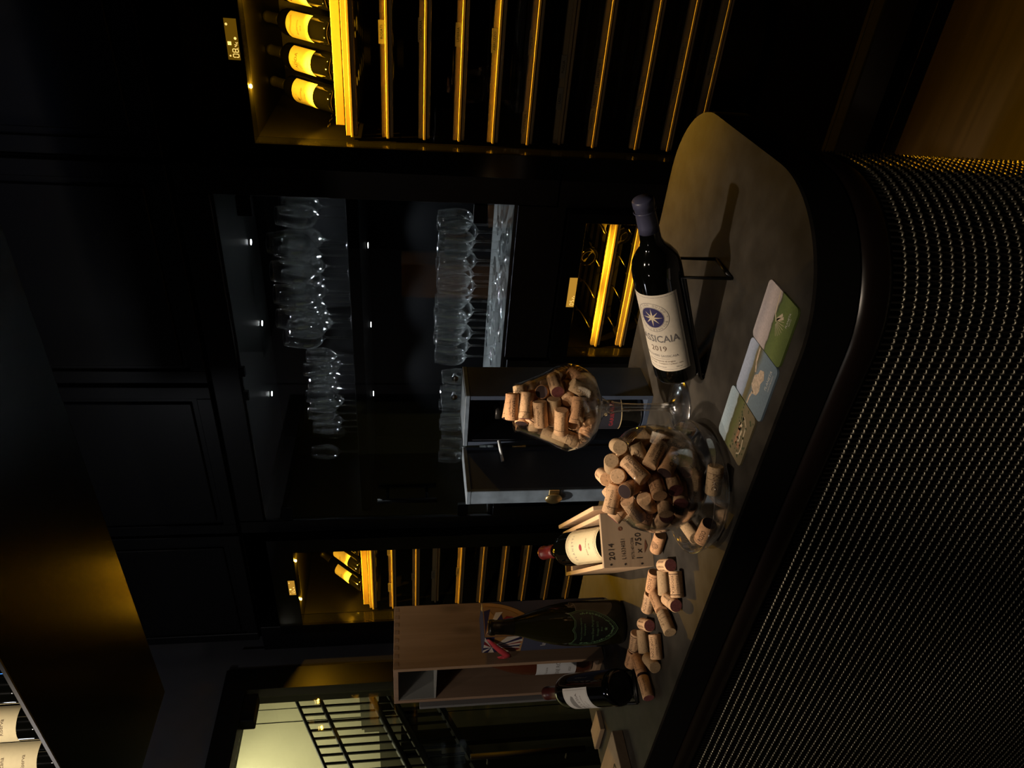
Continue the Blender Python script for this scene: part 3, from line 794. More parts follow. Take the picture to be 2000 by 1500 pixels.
for i,x in enumerate((-1.05,-1.325,-1.455,-1.590)):
    t=bottle('wine_bottle',('pale-labelled bottle standing on the hanging rack, %s from the corner of the photo inward'%ordinal(4-i)) if i else 'bottle at the inner end of the pale-labelled row on the hanging rack','wine bottle',BORD,BGLASS,CAPK,0.235,(x,0.874,2.2472),None,0,'bottles standing on the hanging rack')
    m=MB(); patch_cyl(m,0.038,math.radians(-62),1.35,0.048,0.160,0,24)
    put_text(m,'Riserva',0.011,cyl_fn(0.038,math.radians(-50),0.075),1); put_text(m,'Toscana',0.012,cyl_fn(0.038,math.radians(-60),0.115),1)
    m.build('paper_label',[PAPERY,INKB],t)

# ------------------------------------------------------------------ wire bottle stand and bottles on it
TI=math.atan2(0.074,0.184)
def bottle_stand(label,mid,az):
    t=thing('bottle_stand',label,'bottle stand',(mid[0],mid[1],CT),az)
    L=0.184;H=0.074;hw=0.033;r=0.003
    for s_ in (-1,1):
        MB().tube([(0,s_*hw,r),(0.004,s_*hw,r+0.004),(L,s_*hw,H+0.004),(L,s_*hw,r)],r,10).build('side_wire',BLKW,t)
    MB().tube([(0,-hw,r),(0,hw,r)],r,10).build('front_bar',BLKW,t)
    MB().tube([(L,-hw,r),(L,hw,r)],r,10).build('foot_bar',BLKW,t)
    MB().tube([(0.006,-hw,r+0.002),(0.006,hw,r+0.002)],r*0.8,8).build('base_stop',BLKW,t)
    return t
def on_stand(mid,az,h=0.029,s=-0.004):
    a=Vector((math.cos(TI)*math.cos(az),math.cos(TI)*math.sin(az),math.sin(TI)))
    base=Vector((mid[0],mid[1],CT))+Vector((math.cos(az),math.sin(az),0))*s+Vector((0,0,h))
    return a,base
mid1=(-0.640,0.945)
bottle_stand('black bent-wire stand under the large star-labelled bottle at the rounded end of the bar',mid1,0.0)
a,base=on_stand((mid1[0],mid1[1]-0.007),0.0,0.0356,-0.004)
q=axis_quat(a,(0.0,-math.cos(math.radians(47)),math.sin(math.radians(47))))
SAS=[(r*1.0,z*1.065) for r,z in BORD]
b1=thing('wine_bottle','large red wine bottle with cream star label lying on a wire stand','wine bottle',base,0,None,q)
MB().lathe(SAS,48).build('glass_body',BGLASS,b1)
m=MB(); capsule(m,SAS,0.268,0); m.lathe([(0.0165,0.300),(0.0170,0.301),(0.0165,0.302)],28,0); m.build('capsule',CAPB,b1)
m=MB(); lz0,lz1=0.033,0.180; hc=(lz0+lz1)/2
patch_cyl(m,0.038,-PI/2,1.20,lz0,lz1,0,40)
fn=cyl_fn(0.038,-PI/2,0)
fr_=[(-0.042,lz0+0.004),(0.042,lz0+0.004),(0.042,lz1-0.004),(-0.042,lz1-0.004)]
def dens(p,k=12):
    o=[]
    for i in range(len(p)):
        A=p[i];B=p[(i+1)%len(p)]
        for j in range(k): o.append((A[0]+(B[0]-A[0])*j/k,A[1]+(B[1]-A[1])*j/k))
    return o
strip(m,dens(fr_),0.0006,fn,4,True)
ec=0.139
circ=lambda r,n=48:[(r*math.cos(2*PI*k/n),ec+r*math.sin(2*PI*k/n)) for k in range(n)]
strip(m,circ(0.0265),0.0007,fn,4,True); strip(m,circ(0.0195),0.0005,fn,4,True)
disc(m,0,ec,0.0186,fn,2,40)
fn2=cyl_fn(0.038,-PI/2,0,0.0006)
for k in range(8):
    A=2*PI*k/8+PI/8*0; L=0.0170 if k%2==0 else 0.0150
    t_=(math.cos(A)*L,ec+math.sin(A)*L)
    for sg in (-1,1):
        A2=A+sg*PI/8; q2=(math.cos(A2)*0.0042,ec+math.sin(A2)*0.0042)
        tri=[(0,ec),q2,t_]
        if sg>0: tri=[(0,ec),t_,q2]
        if sg<0: tri=[(0,ec),q2,t_]
        poly(m,tri,fn2,3 if sg>0 else 0)
ring='TENUTA SAN GUIDO * BOLGHERI * '
for k,ch in enumerate(ring):
    if ch==' ': continue
    A=PI*1.15-2*PI*k/len(ring)
    vs,fs=text2d(ch,0.0052)
    c_,s_=math.cos(A-PI/2),math.sin(A-PI/2)
    cx,cy=0.0230*math.cos(A),ec+0.0230*math.sin(A)
    m.add([fn(cx+x*c_-y*s_,cy+x*s_+y*c_) for x,y in vs],fs,4)
put_text(m,'SASSICAIA',0.0185,fn,4,'CENTER',0,0.0975,0.0003,0.85)
put_text(m,'2019',0.0140,fn,1,'CENTER',0,0.0785)
put_text(m,'BOLGHERI SASSICAIA',0.0062,fn,4,'CENTER',0,0.0640)
strip(m,[(-0.015+0.003*k,0.0585) for k in range(11)],0.0005,fn,4)
put_text(m,'Denominazione di origine',0.0044,fn,1,'CENTER',0,0.0535)
put_text(m,'Tenuta San Guido - Castagneto Carducci - Italia',0.0036,fn,1,'CENTER',0,0.0485)
put_text(m,'PRODOTTO IN ITALIA',0.0034,fn,4,'CENTER',-0.010,0.0410); put_text(m,'750 ml',0.0034,fn,4,'CENTER',0.027,0.0415)
m.build('paper_label',[PAPER,INKB,NAVYI,GOLDI,INKG],b1)

AZ2=math.radians(150)
mid2=(-1.372,0.815)
bottle_stand('black bent-wire stand under the dark bottle near the left end of the bar',mid2,AZ2)
a,base=on_stand(mid2,AZ2,0.0362,-0.004)
q=axis_quat(a,(-0.5*0.72,-0.866*0.72,0.70))
b2=bottle('wine_bottle','dark bottle lying base towards us with a white label, near the left end','wine bottle',BORD,BGLASS,CAPD,0.236,base,q)
m=MB(); patch_cyl(m,0.038,-PI/2,0.98,0.075,0.170,0,30); fn=cyl_fn(0.038,-PI/2,0)
strip(m,dens([(-0.033,0.079),(0.033,0.079),(0.033,0.166),(-0.033,0.166)],10),0.0005,fn,1,True)
put_text(m,'VALLESIA',0.0125,fn,1,'CENTER',0,0.120); put_text(m,'Rosso di collina',0.0065,fn,1,'CENTER',0,0.106); put_text(m,'2017',0.007,fn,1,'CENTER',0,0.094)
hill=[(-0.020,0.136),(-0.010,0.132),(0.004,0.131),(0.018,0.134),(0.021,0.141),(0.012,0.149),(-0.004,0.151),(-0.016,0.147)]
poly(m,hill,fn,2)
m.build('paper_label',[PAPERW,INKG,pmat('grey_print',(0.25,0.25,0.25),0.7)],b2)

# ------------------------------------------------------------------ photo coasters
def rrect(w,h,r,n=5):
    p=[]
    for cx,cy,a in ((w/2-r,h/2-r,0),(-w/2+r,h/2-r,90),(-w/2+r,-h/2+r,180),(w/2-r,-h/2+r,270)):
        p+=arc(cx,cy,r,a,a+90,n)
    return p
def landscape(name,stops,amp,nsc=40,cloud=None):
    m,nt,p=nmat(name); p.inputs['Roughness'].default_value=0.45
    tc=nt.nodes.new('ShaderNodeTexCoord'); sp=nt.nodes.new('ShaderNodeSeparateXYZ'); nz=nt.nodes.new('ShaderNodeTexNoise')
    nz.inputs['Scale'].default_value=nsc; nz.inputs['Detail'].default_value=6
    nt.links.new(tc.outputs['Object'],sp.inputs[0]); nt.links.new(tc.outputs['Object'],nz.inputs['Vector'])
    m1=nt.nodes.new('ShaderNodeMath'); m1.operation='MULTIPLY_ADD'; m1.inputs[1].default_value=11.0; m1.inputs[2].default_value=0.5
    nt.links.new(sp.outputs['Y'],m1.inputs[0])
    m2=nt.nodes.new('ShaderNodeMath'); m2.operation='SUBTRACT'; m2.inputs[1].default_value=0.5; nt.links.new(nz.outputs['Fac'],m2.inputs[0])
    m3=nt.nodes.new('ShaderNodeMath'); m3.operation='MULTIPLY_ADD'; m3.inputs[1].default_value=amp; nt.links.new(m2.outputs[0],m3.inputs[0]); nt.links.new(m1.outputs[0],m3.inputs[2])
    rp=nt.nodes.new('ShaderNodeValToRGB'); e=rp.color_ramp.elements
    e[0].position=stops[0][0]; e[0].color=(*stops[0][1],1); e[1].position=stops[-1][0]; e[1].color=(*stops[-1][1],1)
    for ps,c in stops[1:-1]:
        x=e.new(ps); x.color=(*c,1)
    nt.links.new(m3.outputs[0],rp.inputs['Fac'])
    n2=nt.nodes.new('ShaderNodeTexNoise'); n2.inputs['Scale'].default_value=300; n2.inputs['Detail'].default_value=3; nt.links.new(tc.outputs['Object'],n2.inputs['Vector'])
    hv=nt.nodes.new('ShaderNodeHueSaturation'); mr=nt.nodes.new('ShaderNodeMapRange'); mr.inputs['To Min'].default_value=0.75; mr.inputs['To Max'].default_value=1.25
    nt.links.new(n2.outputs['Fac'],mr.inputs['Value']); nt.links.new(mr.outputs['Result'],hv.inputs['Value']); nt.links.new(rp.outputs['Color'],hv.inputs['Color'])
    nt.links.new(hv.outputs['Color'],p.inputs['Base Color']); return m
PATHC=pmat('pale_track_print',(0.50,0.42,0.30),0.6); ROCKC=pmat('sandy_village_print',(0.46,0.36,0.27),0.6,noise=0.3,nscale=260); ROOF=pmat('terracotta_print',(0.30,0.17,0.10),0.6,noise=0.3,nscale=300); WHT=pmat('white_caption',(0.55,0.53,0.50),0.6); TREE=pmat('dark_tree_print',(0.05,0.065,0.03),0.7); SEAP=pmat('sea_print',(0.14,0.20,0.26),0.5)
g='photo coasters along the bar edge'
def coaster(label,c,mat,paint,extra):
    t=MB().prism(rrect(0.0885,0.0885,0.008),0,0.003)
    m=MB(); m.prism(rrect(0.0885,0.0885,0.008),0,0.0030,0)
    fn=plane_fn((0,0,0.0030),(1,0,0),(0,1,0),0.0002)
    paint(m,fn)
    o=m.build('coaster',[mat]+extra,None); o.location=(c[0],c[1],CT+0.0003); tag(o,label,'coaster',g); return o
def p1(m,fn):
    for k in range(9):
        A=math.radians(205+k*16); strip(m,[(0.004+0.004*math.cos(A),-0.002+0.003*math.sin(A)),(0.004+0.018*math.cos(A),-0.004+0.020*math.sin(A))],0.0007 if k<7 else 0.004,fn,1)
    strip(m,[(0.004,-0.003),(0.012,0.004),(0.030,0.007),(0.043,0.009)],0.0022,fn,1)
    put_text(m,'PLANETA',0.0052,fn,2,'CENTER',0.020,-0.029); put_text(m,'NOTO',0.0035,fn,2,'CENTER',0.020,-0.034)
def p2(m,fn):
    pl=[(-0.022,-0.004),(-0.012,0.006),(0.004,0.005),(0.010,-0.002),(0.018,-0.004),(0.022,-0.014),(0.012,-0.020),(0.002,-0.015),(-0.008,-0.018),(-0.018,-0.014)]
    m.add([fn(*p) for p in pl],[tuple(range(len(pl)))],1)
    strip(m,[(-0.043,0.002),(-0.030,0.001),(-0.018,-0.003)],0.003,fn,1); strip(m,[(0.008,0.006),(0.022,0.012),(0.043,0.014)],0.0035,fn,1)
    put_text(m,'PLANETA',0.0075,fn,2,'CENTER',0.018,-0.030); put_text(m,'CAPO MILAZZO',0.0036,fn,2,'CENTER',0.018,-0.037)
def p3(m,fn):
    random.seed(5)
    for k in range(60):
        x=random.uniform(-0.042,0.042);y=random.uniform(-0.041,-0.002)
        if random.random()<0.75: disc(m,x,y,random.uniform(0.0012,0.0026),fn,3,7)
    for (x,y,w_,h_,mi) in ((-0.008,-0.012,0.030,0.006,2),(-0.006,-0.019,0.022,0.004,1),(0.010,-0.012,0.006,0.010,1),(-0.020,-0.022,0.010,0.007,2)):
        m.add([fn(x-w_/2,y-h_/2),fn(x+w_/2,y-h_/2),fn(x+w_/2,y+h_/2),fn(x-w_/2,y+h_/2)],[(0,1,2,3)],mi)
    strip(m,[(-0.034,-0.024),(-0.028,-0.031),(-0.016,-0.032),(0.0,-0.028),(0.018,-0.026),(0.026,-0.014)],0.0022,fn,1)
coaster('photo coaster of a vineyard under grey clouds, nearest the rounded bar end',(-0.445,0.7625),landscape('vineyard_photo',[(0.0,(0.07,0.10,0.025)),(0.30,(0.13,0.17,0.05)),(0.50,(0.10,0.14,0.045)),(0.53,(0.05,0.06,0.03)),(0.56,(0.36,0.31,0.30)),(0.75,(0.46,0.40,0.40)),(0.9,(0.33,0.30,0.32)),(1.0,(0.42,0.38,0.39))],0.16,45),p1,[PATHC,WHT])
coaster('middle photo coaster showing a rocky headland in blue sea',(-0.5345,0.761),landscape('headland_photo',[(0.0,(0.12,0.17,0.22)),(0.50,(0.15,0.20,0.24)),(0.60,(0.11,0.10,0.055)),(0.70,(0.15,0.13,0.07)),(0.725,(0.22,0.27,0.36)),(0.82,(0.33,0.38,0.50)),(1.0,(0.36,0.42,0.56))],0.10,50),p2,[ROCKC,WHT])
coaster('photo coaster of farm buildings under blue sky, nearest the cork bowl',(-0.6245,0.771),landscape('farm_photo',[(0.0,(0.13,0.11,0.065)),(0.40,(0.16,0.13,0.075)),(0.55,(0.10,0.115,0.04)),(0.68,(0.07,0.07,0.03)),(0.705,(0.30,0.37,0.42)),(0.85,(0.30,0.40,0.48)),(1.0,(0.36,0.45,0.52))],0.14,40),p3,[PATHC,ROOF,TREE])

# ------------------------------------------------------------------ corks
def cork_mesh(kind,txt=None,end=None,lines=None,logo=False):
    m=MB(); r=0.012;h=0.0225
    m.cyl(r,-h,h,20,0,None,0.0012)
    # end caps
    nf=len(m.f)
    if end:
        m.m[nf-1]=2
    fn=cyl_fn(r,0,0,0.00018)
    def T(s,size,v,du=0):
        vs,fs=text2d(s,size,'CENTER')
        m.add([fn(du+y,v+x) for x,y in [(x,-y) for x,y in vs]],[f[::1] for f in fs],1)
    if txt: T(txt,min(0.0105,0.055/max(4,len(txt))),0,0.0)
    if lines:
        for v in lines: strip(m,[(-0.013+k*0.002,v) for k in range(14)],0.0007,fn,1)
    if logo:
        for rr in (0.0075,0.005,0.0022): strip(m,[(rr*math.cos(k*PI/8),rr*math.sin(k*PI/8)) for k in range(16)],0.0011,fn,1,True)
    if txt and len(txt)>5: T('IMBOTTIGLIATO',0.0036,0,0.0062); 
    if kind==1:
        for du in (-0.009,0.009): T('VINO ROSSO',0.005,0,du)
    return m
CK=[]
specs=[('terrazas',0,'TERRAZAS',None,None,False),('lismore',0,'LISMORE',DSTAIN,[-0.016,0.016],False),('montana',1,'LA MONTANA',STAIN,None,False),('plain',1,None,STAIN,[0.012],False),('roso',0,'ROSO',DSTAIN,[-0.017],False),('akc',2,'N-KC',None,[-0.013,-0.004],False),('blank',2,None,None,None,False),('eidosela',1,'EIDOSELA',STAIN,[-0.018,-0.017,0.017,0.018],False),('logo',0,None,None,None,True),('horizon',1,'HORIZON',None,None,False)]
for n_,k,t_,e_,l_,lg in specs:
    o=cork_mesh(k,t_,e_,l_,lg).build('wine_cork',[CORKS[k],INKB,e_ or CORKS[k]],None)
    CK.append(o)
ck_used=[False]*len(CK)
def put_cork(kind,loc,axis,label,group,roll=None,scale=1.0):
    o=CK[kind]
    if ck_used[kind]: o=o.copy(); COL.objects.link(o)
    ck_used[kind]=True
    a=Vector(axis).normalized(); x=a.orthogonal().normalized()
    if roll is not None:
        f=Vector(roll); f=(f-a*f.dot(a)).normalized(); x=f
    y=a.cross(x)
    o.rotation_mode='QUATERNION'; o.rotation_quaternion=Matrix((x,y,a)).transposed().to_quaternion()
    o.location=loc; tag(o,label,'wine cork',group); return o
TOCAM=Vector((0.72,-0.72,0.75))
# two rows of corks laid out like little bunches on the counter
def lay(kind,p,q_,label,group,dz=0.0):
    a=Vector((p[0],p[1],0));b=Vector((q_[0],q_[1],0))
    c=(a+b)/2; c.z=CT+0.0123+dz
    put_cork(kind,c,b-a,label,group,(0.3,-0.5,0.8))
gA='corks arranged in a bunch beside the open crate'; gB='corks arranged in a bunch before the champagne bottle'
lay(2,(-1.018,0.842),(-0.982,0.812),'stubby cork lying crosswise at the head of the bunch beside the crate',gA)
lay(6,(-1.020,0.832),(-1.052,0.800),'greenish grey cork, inner of the two middle corks beside the crate',gA)
lay(7,(-0.972,0.793),(-1.004,0.755),'lettered cork at the front of the bunch beside the crate',gA)
lay(4,(-1.062,0.862),(-1.104,0.853),'cork with a wine-black end facing the crate, at the back of its bunch',gA)
lay(3,(-1.048,0.790),(-1.020,0.752),'cork with a dark end at the lower front of the bunch beside the crate',gA)
lay(9,(-1.112,0.852),(-1.158,0.846),'plain tan cork trailing behind the bunch beside the crate',gA)
lay(0,(-1.096,0.838),(-1.088,0.793),'first cork of the long tail leading from the bunch beside the crate',gA)
lay(5,(-1.087,0.788),(-1.083,0.742),'second cork of the long tail, pale end towards the bar edge',gA)
lay(2,(-1.205,0.850),(-1.168,0.818),'stubby cork lying crosswise at the head of the bunch before the champagne bottle',gB)
lay(6,(-1.213,0.841),(-1.240,0.806),'grey cork in the middle of the bunch before the champagne bottle',gB)
lay(9,(-1.157,0.793),(-1.187,0.755),'pale cork at the front of the bunch before the champagne bottle',gB)
lay(7,(-1.252,0.861),(-1.294,0.850),'lettered cork at the back of the bunch before the champagne bottle',gB)
lay(6,(-1.232,0.790),(-1.206,0.752),'blunt-ended cork at the lower front of the bunch before the champagne bottle',gB)
lay(0,(-1.302,0.852),(-1.344,0.848),'tan cork trailing behind the bunch before the champagne bottle',gB)
lay(1,(-1.290,0.834),(-1.289,0.789),'first cork of the tail pointing at the dark bottle stand',gB)
lay(2,(-1.289,0.784),(-1.289,0.738),'last cork of the tail, nearest the bar edge by the dark bottle',gB)
lay(8,(-1.021,0.881),(-0.976,0.880),'single cork with a round printed emblem lying before the stamped crate end','loose corks on the bar')
# dish under the cork bowl
DC=(-0.775,0.802)
dish=MB().lathe([(0.0,0.0),(0.082,0.0),(0.090,0.002),(0.098,0.010),(0.1045,0.022),(0.1075,0.030),(0.1085,0.0325),(0.1078,0.0345),(0.1055,0.0335),(0.1015,0.024),(0.095,0.0125),(0.088,0.0055),(0.082,0.0042),(0.0,0.0042)],64).build('glass_dish',GLASS,None)
dish.location=(DC[0],DC[1],CT+0.0003); tag(dish,'shallow clear glass dish under the round cork bowl','dish')
BCx,BCy=-0.7585,0.8035
R_=0.0865;c_=0.0945
pr=[(0.0,c_-R_+0.0005),(0.018,c_-R_+0.0008)]
outp=[(0.0,0.0068),(0.016,0.0068)]+[(R_*math.cos(math.radians(a)),c_+R_*math.sin(math.radians(a))) for a in range(-74,34,6)]+[(0.0668,0.1455),(0.0662,0.1478),(0.0648,0.1478),(0.0645,0.1455)]
r2=R_-0.0013
inp=[(r2*math.cos(math.radians(a)),c_+r2*math.sin(math.radians(a))) for a in range(28,-80,-6)]+[(0.0,c_-r2)]
bowl=MB().lathe(outp+inp,64).build('glass_bowl',GLASS,None); bowl.location=(BCx,BCy,CT-0.0015); tag(bowl,'round clear glass bowl heaped with wine corks standing in a glass dish','bowl')
# stemmed goblet
GCx,GCy=-0.742,0.969
gb=[(0.0,0.0),(0.052,0.0),(0.0528,0.0012),(0.052,0.0024),(0.034,0.006),(0.016,0.012),(0.0085,0.020),(0.0068,0.035),(0.0066,0.075),(0.0078,0.105),(0.0105,0.122),(0.0125,0.126),(0.0128,0.130),(0.0118,0.133),(0.0135,0.136),(0.0192,0.1445),(0.0372,0.1535),(0.0575,0.1625),(0.0685,0.1755),(0.0750,0.189),(0.0785,0.211),(0.0715,0.2285),(0.0635,0.242),(0.0530,0.266),(0.0430,0.292),(0.0428,0.2985),(0.0420,0.2992),(0.0414,0.2985),(0.0416,0.292)]
gi=[(0.0516,0.266),(0.0621,0.242),(0.0701,0.2285),(0.0771,0.211),(0.0736,0.190),(0.0671,0.177),(0.0561,0.164),(0.0358,0.155),(0.0178,0.146),(0.0,0.141)]
gt=thing('cork_goblet','tall stemmed balloon glass filled with wine corks','goblet',(GCx,GCy,CT+0.0003))
n0=15
MB().lathe(gb[:n0],48).build('stem_and_foot',SOLIDG,gt)
MB().lathe(gb[n0-1:]+gi,64).build('bowl',GLASS,gt)
CA=[(0.016,0.0041,0.1647,-0.247,0.969,0.0005),(-0.007,-0.037,0.173,0.6075,0.6611,-0.4403),(0.0367,0.016,0.1735,0.2665,-0.9623,-0.0543),(-0.0355,0.0292,0.1775,-0.5848,-0.8092,-0.0567),(-0.0488,-0.0199,0.1862,0.0257,-0.8857,0.4635),(-0.0457,0.0359,0.1991,0.6086,0.79,0.0745),(-0.002,0.0481,0.1819,0.6827,-0.4961,-0.5365),(0.0524,0.0201,0.1921,0.3089,-0.9456,-0.102),(0.0508,-0.0175,0.1896,0.4947,0.0938,0.864),(-0.0183,-0.013,0.1641,0.6113,0.6957,-0.3772),(0.0197,0.0441,0.1962,0.3365,0.8893,-0.3098),(-0.0058,0.0063,0.1818,0.2528,-0.9446,0.2094),(0.0182,-0.035,0.1847,-0.2331,-0.9292,-0.2867),(-0.0135,0.0386,0.2088,-0.4952,-0.7243,-0.4798),(-0.012,-0.0311,0.1991,0.7321,-0.6447,0.2198),(-0.0384,0.0024,0.1997,0.7879,0.3303,-0.5197),(0.0117,0.0093,0.201,0.6026,-0.4561,-0.6549),(-0.0467,-0.0222,0.2275,0.1353,0.4453,0.8851),(0.032,-0.049,0.2011,0.8098,0.5642,-0.1608),(0.023,0.0409,0.2227,0.8402,0.3726,-0.3939),(0.0356,-0.0047,0.2115,0.0538,0.9977,-0.0424),(-0.0287,-0.0443,0.2125,-0.1358,-0.4475,-0.8839),(0.0482,0.002,0.2326,0.0317,-0.9995,-0.0004),(0.0105,-0.0094,0.2181,-0.3909,-0.6619,-0.6396),(0.0091,-0.0512,0.2269,0.9773,0.2045,0.0552),(0.0139,-0.0265,0.2361,-0.9773,-0.2044,-0.0556),(-0.0207,0.0319,0.2316,0.8047,-0.5821,0.1167),(-0.0154,-0.0023,0.2262,0.5916,-0.171,0.7879),(0.0265,0.0092,0.2463,0.5421,-0.6876,0.483),(-0.0392,0.015,0.2287,0.4261,-0.4045,0.8092),(0.0114,-0.0329,0.2598,0.9231,0.3703,0.1034),(-0.0261,0.0016,0.2587,0.7862,0.608,-0.1103),(-0.0018,-0.0113,0.2604,0.7374,0.4152,-0.5327),(-0.0205,0.0149,0.2811,-0.507,-0.8419,0.1847),(0.0039,0.0306,0.2571,0.4887,-0.7384,0.4648),(-0.0097,0.0154,0.3035,0.5909,0.7785,-0.2114),(0.0176,-0.0173,0.2825,-0.7361,-0.6686,0.1054),(0.0128,0.0102,0.2882,0.7709,0.6294,0.0974),(0.0113,-0.0115,0.306,0.8621,0.5064,-0.0191)]
CB=[(0.0298,0.05,0.0576,0.8057,-0.5774,-0.132),(0.0243,0.0198,0.0328,0.5671,0.6866,0.455),(0.0046,0.0347,0.0348,0.5677,0.6875,0.4528),(-0.0221,-0.0197,0.0318,-0.7983,0.5964,0.0839),(-0.008,-0.0002,0.0256,0.7966,-0.5976,-0.0911),(-0.0301,-0.0388,0.0459,0.8172,-0.5745,-0.0459),(0.0569,0.0234,0.0633,0.1964,0.5662,0.8005),(0.02,-0.0408,0.0423,-0.9362,-0.3382,-0.096),(0.0281,-0.0054,0.0418,-0.1012,-0.6714,-0.7341),(-0.0521,0.0265,0.0579,0.5579,0.7987,-0.2254),(-0.0395,0.0151,0.0397,-0.5789,-0.789,0.2056),(0.0525,-0.0236,0.0563,-0.0427,-0.8709,0.4895),(-0.0199,0.054,0.0563,-0.7079,0.2132,0.6734),(0.0123,-0.0173,0.0583,-0.6958,-0.2599,-0.6696),(-0.0094,0.0183,0.0536,0.7229,-0.584,-0.3693),(0.0081,0.0218,0.0711,-0.0693,0.9725,-0.2224),(0.0336,0.0586,0.0812,0.8427,-0.5158,-0.1541),(-0.0082,0.0559,0.0793,0.38,0.8043,-0.4569),(-0.0219,-0.0594,0.067,0.9159,-0.3808,0.1265),(-0.0585,-0.0238,0.0668,-0.1489,0.885,-0.4412),(0.0356,-0.0455,0.0852,-0.0938,0.9916,-0.0894),(-0.0185,-0.0011,0.0657,0.2122,0.4595,0.8624),(-0.0668,-0.0145,0.0882,0.1562,-0.8825,0.4436),(0.0355,0.0248,0.079,-0.2204,-0.4112,-0.8845),(0.0194,0.0468,0.1007,0.3851,0.3887,0.837),(0.0669,0.0067,0.0798,-0.1239,-0.5495,-0.8262),(-0.0329,-0.0602,0.0903,-0.872,0.481,-0.0905),(0.0444,0.0029,0.0896,-0.1876,-0.3924,-0.9005),(-0.0378,-0.0149,0.077,0.2972,-0.9506,0.0898),(-0.0458,0.047,0.0975,-0.4021,-0.2252,0.8874),(-0.0648,0.0228,0.0944,0.2124,0.6376,-0.7405),(0.0166,-0.0515,0.0703,-0.0228,-0.9696,0.2436),(-0.0049,-0.0293,0.0764,0.3477,0.8812,0.3204),(0.0066,-0.0014,0.0996,0.8854,-0.4636,-0.0325),(-0.0104,0.0676,0.1018,0.956,0.1164,0.2692),(-0.0308,0.0268,0.0898,-0.533,-0.2957,-0.7927),(-0.062,-0.0002,0.1236,-0.2701,-0.772,-0.5754),(-0.0147,0.0512,0.1201,0.9913,-0.0234,0.1298),(0.006,-0.0582,0.0952,0.2578,0.9604,-0.1061),(0.0607,-0.0297,0.0893,0.2795,0.7742,-0.5679),(0.0138,0.0212,0.1071,0.8827,-0.4699,-0.0102),(-0.0078,-0.0216,0.106,0.7385,-0.3599,0.5702),(-0.0439,0.0067,0.1079,0.0367,0.9352,0.3523),(0.0646,-0.0168,0.1099,0.3359,0.7516,-0.5677),(-0.0398,-0.0413,0.1103,0.6216,0.6912,-0.3686),(-0.0427,0.0267,0.1433,0.4548,0.5406,-0.7078),(0.0469,0.0326,0.1154,0.8457,0.0786,-0.5278),(0.0303,-0.0476,0.1094,0.0356,0.9977,-0.0575),(0.0483,-0.004,0.1266,0.6435,0.6631,0.3824),(-0.0029,-0.0515,0.1175,0.76,-0.37,0.5343),(-0.0164,-0.0515,0.1383,0.8175,0.0465,0.5741),(0.026,0.0061,0.134,0.5833,0.474,0.6596),(0.0447,-0.0281,0.1409,-0.1494,-0.8455,-0.5127),(-0.0171,-0.0096,0.1258,0.8005,-0.2428,0.5479),(-0.0485,-0.0175,0.1355,-0.1381,0.562,0.8155),(0.0197,-0.04,0.1444,0.2219,-0.6352,0.7398),(-0.0086,0.0131,0.1329,-0.6637,0.2338,-0.7106),(0.0035,0.0362,0.1431,0.9127,-0.4027,-0.0697),(0.0502,0.0207,0.1569,0.5858,-0.7962,0.1518),(-0.033,-0.0331,0.1489,-0.595,-0.4429,0.6707),(-0.0205,-0.0059,0.1527,-0.5785,0.6186,-0.5317),(-0.0077,-0.0367,0.1694,0.8059,0.5333,-0.257),(0.0206,-0.0175,0.1571,0.6529,-0.5977,0.4653),(-0.0321,0.04,0.1618,0.537,-0.8387,0.0902),(0.0257,0.0057,0.1668,0.8113,-0.5231,0.2609)]
def name_pile(items,what,group,ox,oy,oz):
    # items: local x,y,z,axis; name each by its layer in the pile and its place across it as seen from the bar front
    zs=sorted(items,key=lambda t:-t[2]); n=len(zs); layers=['top','upper','middle','lower','bottom']
    per=math.ceil(n/5)
    for li in range(5):
        grp=zs[li*per:(li+1)*per]
        fr_=[t for t in grp if (t[0]*0.58-t[1]*0.81)>=0]; bk=[t for t in grp if (t[0]*0.58-t[1]*0.81)<0]
        for side,gg in (('front',fr_),('back',bk)):
            gg.sort(key=lambda t:t[0]*0.814+t[1]*0.58)
            for i,t in enumerate(gg):
                k=random.choice([0,1,2,3,4,5,6,7,9,3,6])
                ax=Vector(t[3:6])
                if random.random()<0.5: ax=-ax
                put_cork(k,(ox+t[0],oy+t[1],oz+t[2]),ax,'cork in the %s, %s layer, %s side, %s from left'%(what,layers[li],side,ordinal(i+1)),group,Vector((0.5,-0.7,0.3))+Vector((random.uniform(-.5,.5),random.uniform(-.5,.5),random.uniform(-.5,.5))))
random.seed(21)
name_pile(CA,'stemmed goblet','corks filling the stemmed goblet',GCx,GCy,CT+0.0003)
name_pile(CB,'round bowl','corks heaped in the round bowl',BCx,BCy,CT-0.0015)
gD='corks lying in the glass dish'
put_cork(5,(-0.706,0.7415,CT+0.0265),(-0.038,-0.014,0.0),'dark-lettered cork lying in the dish right below the round bowl',gD,(0.5,-0.8,0.4))
put_cork(4,(-0.798,0.7225,CT+0.0245),(0.040,-0.006,0.0),'cork with a wine-black end lying in the dish at the left front',gD,(0.4,-0.7,0.6))
put_cork(6,(-0.845,0.768,CT+0.021),(0.012,-0.040,0.0),'plain cork lying in the dish at its far left',gD,(0.4,-0.7,0.6))

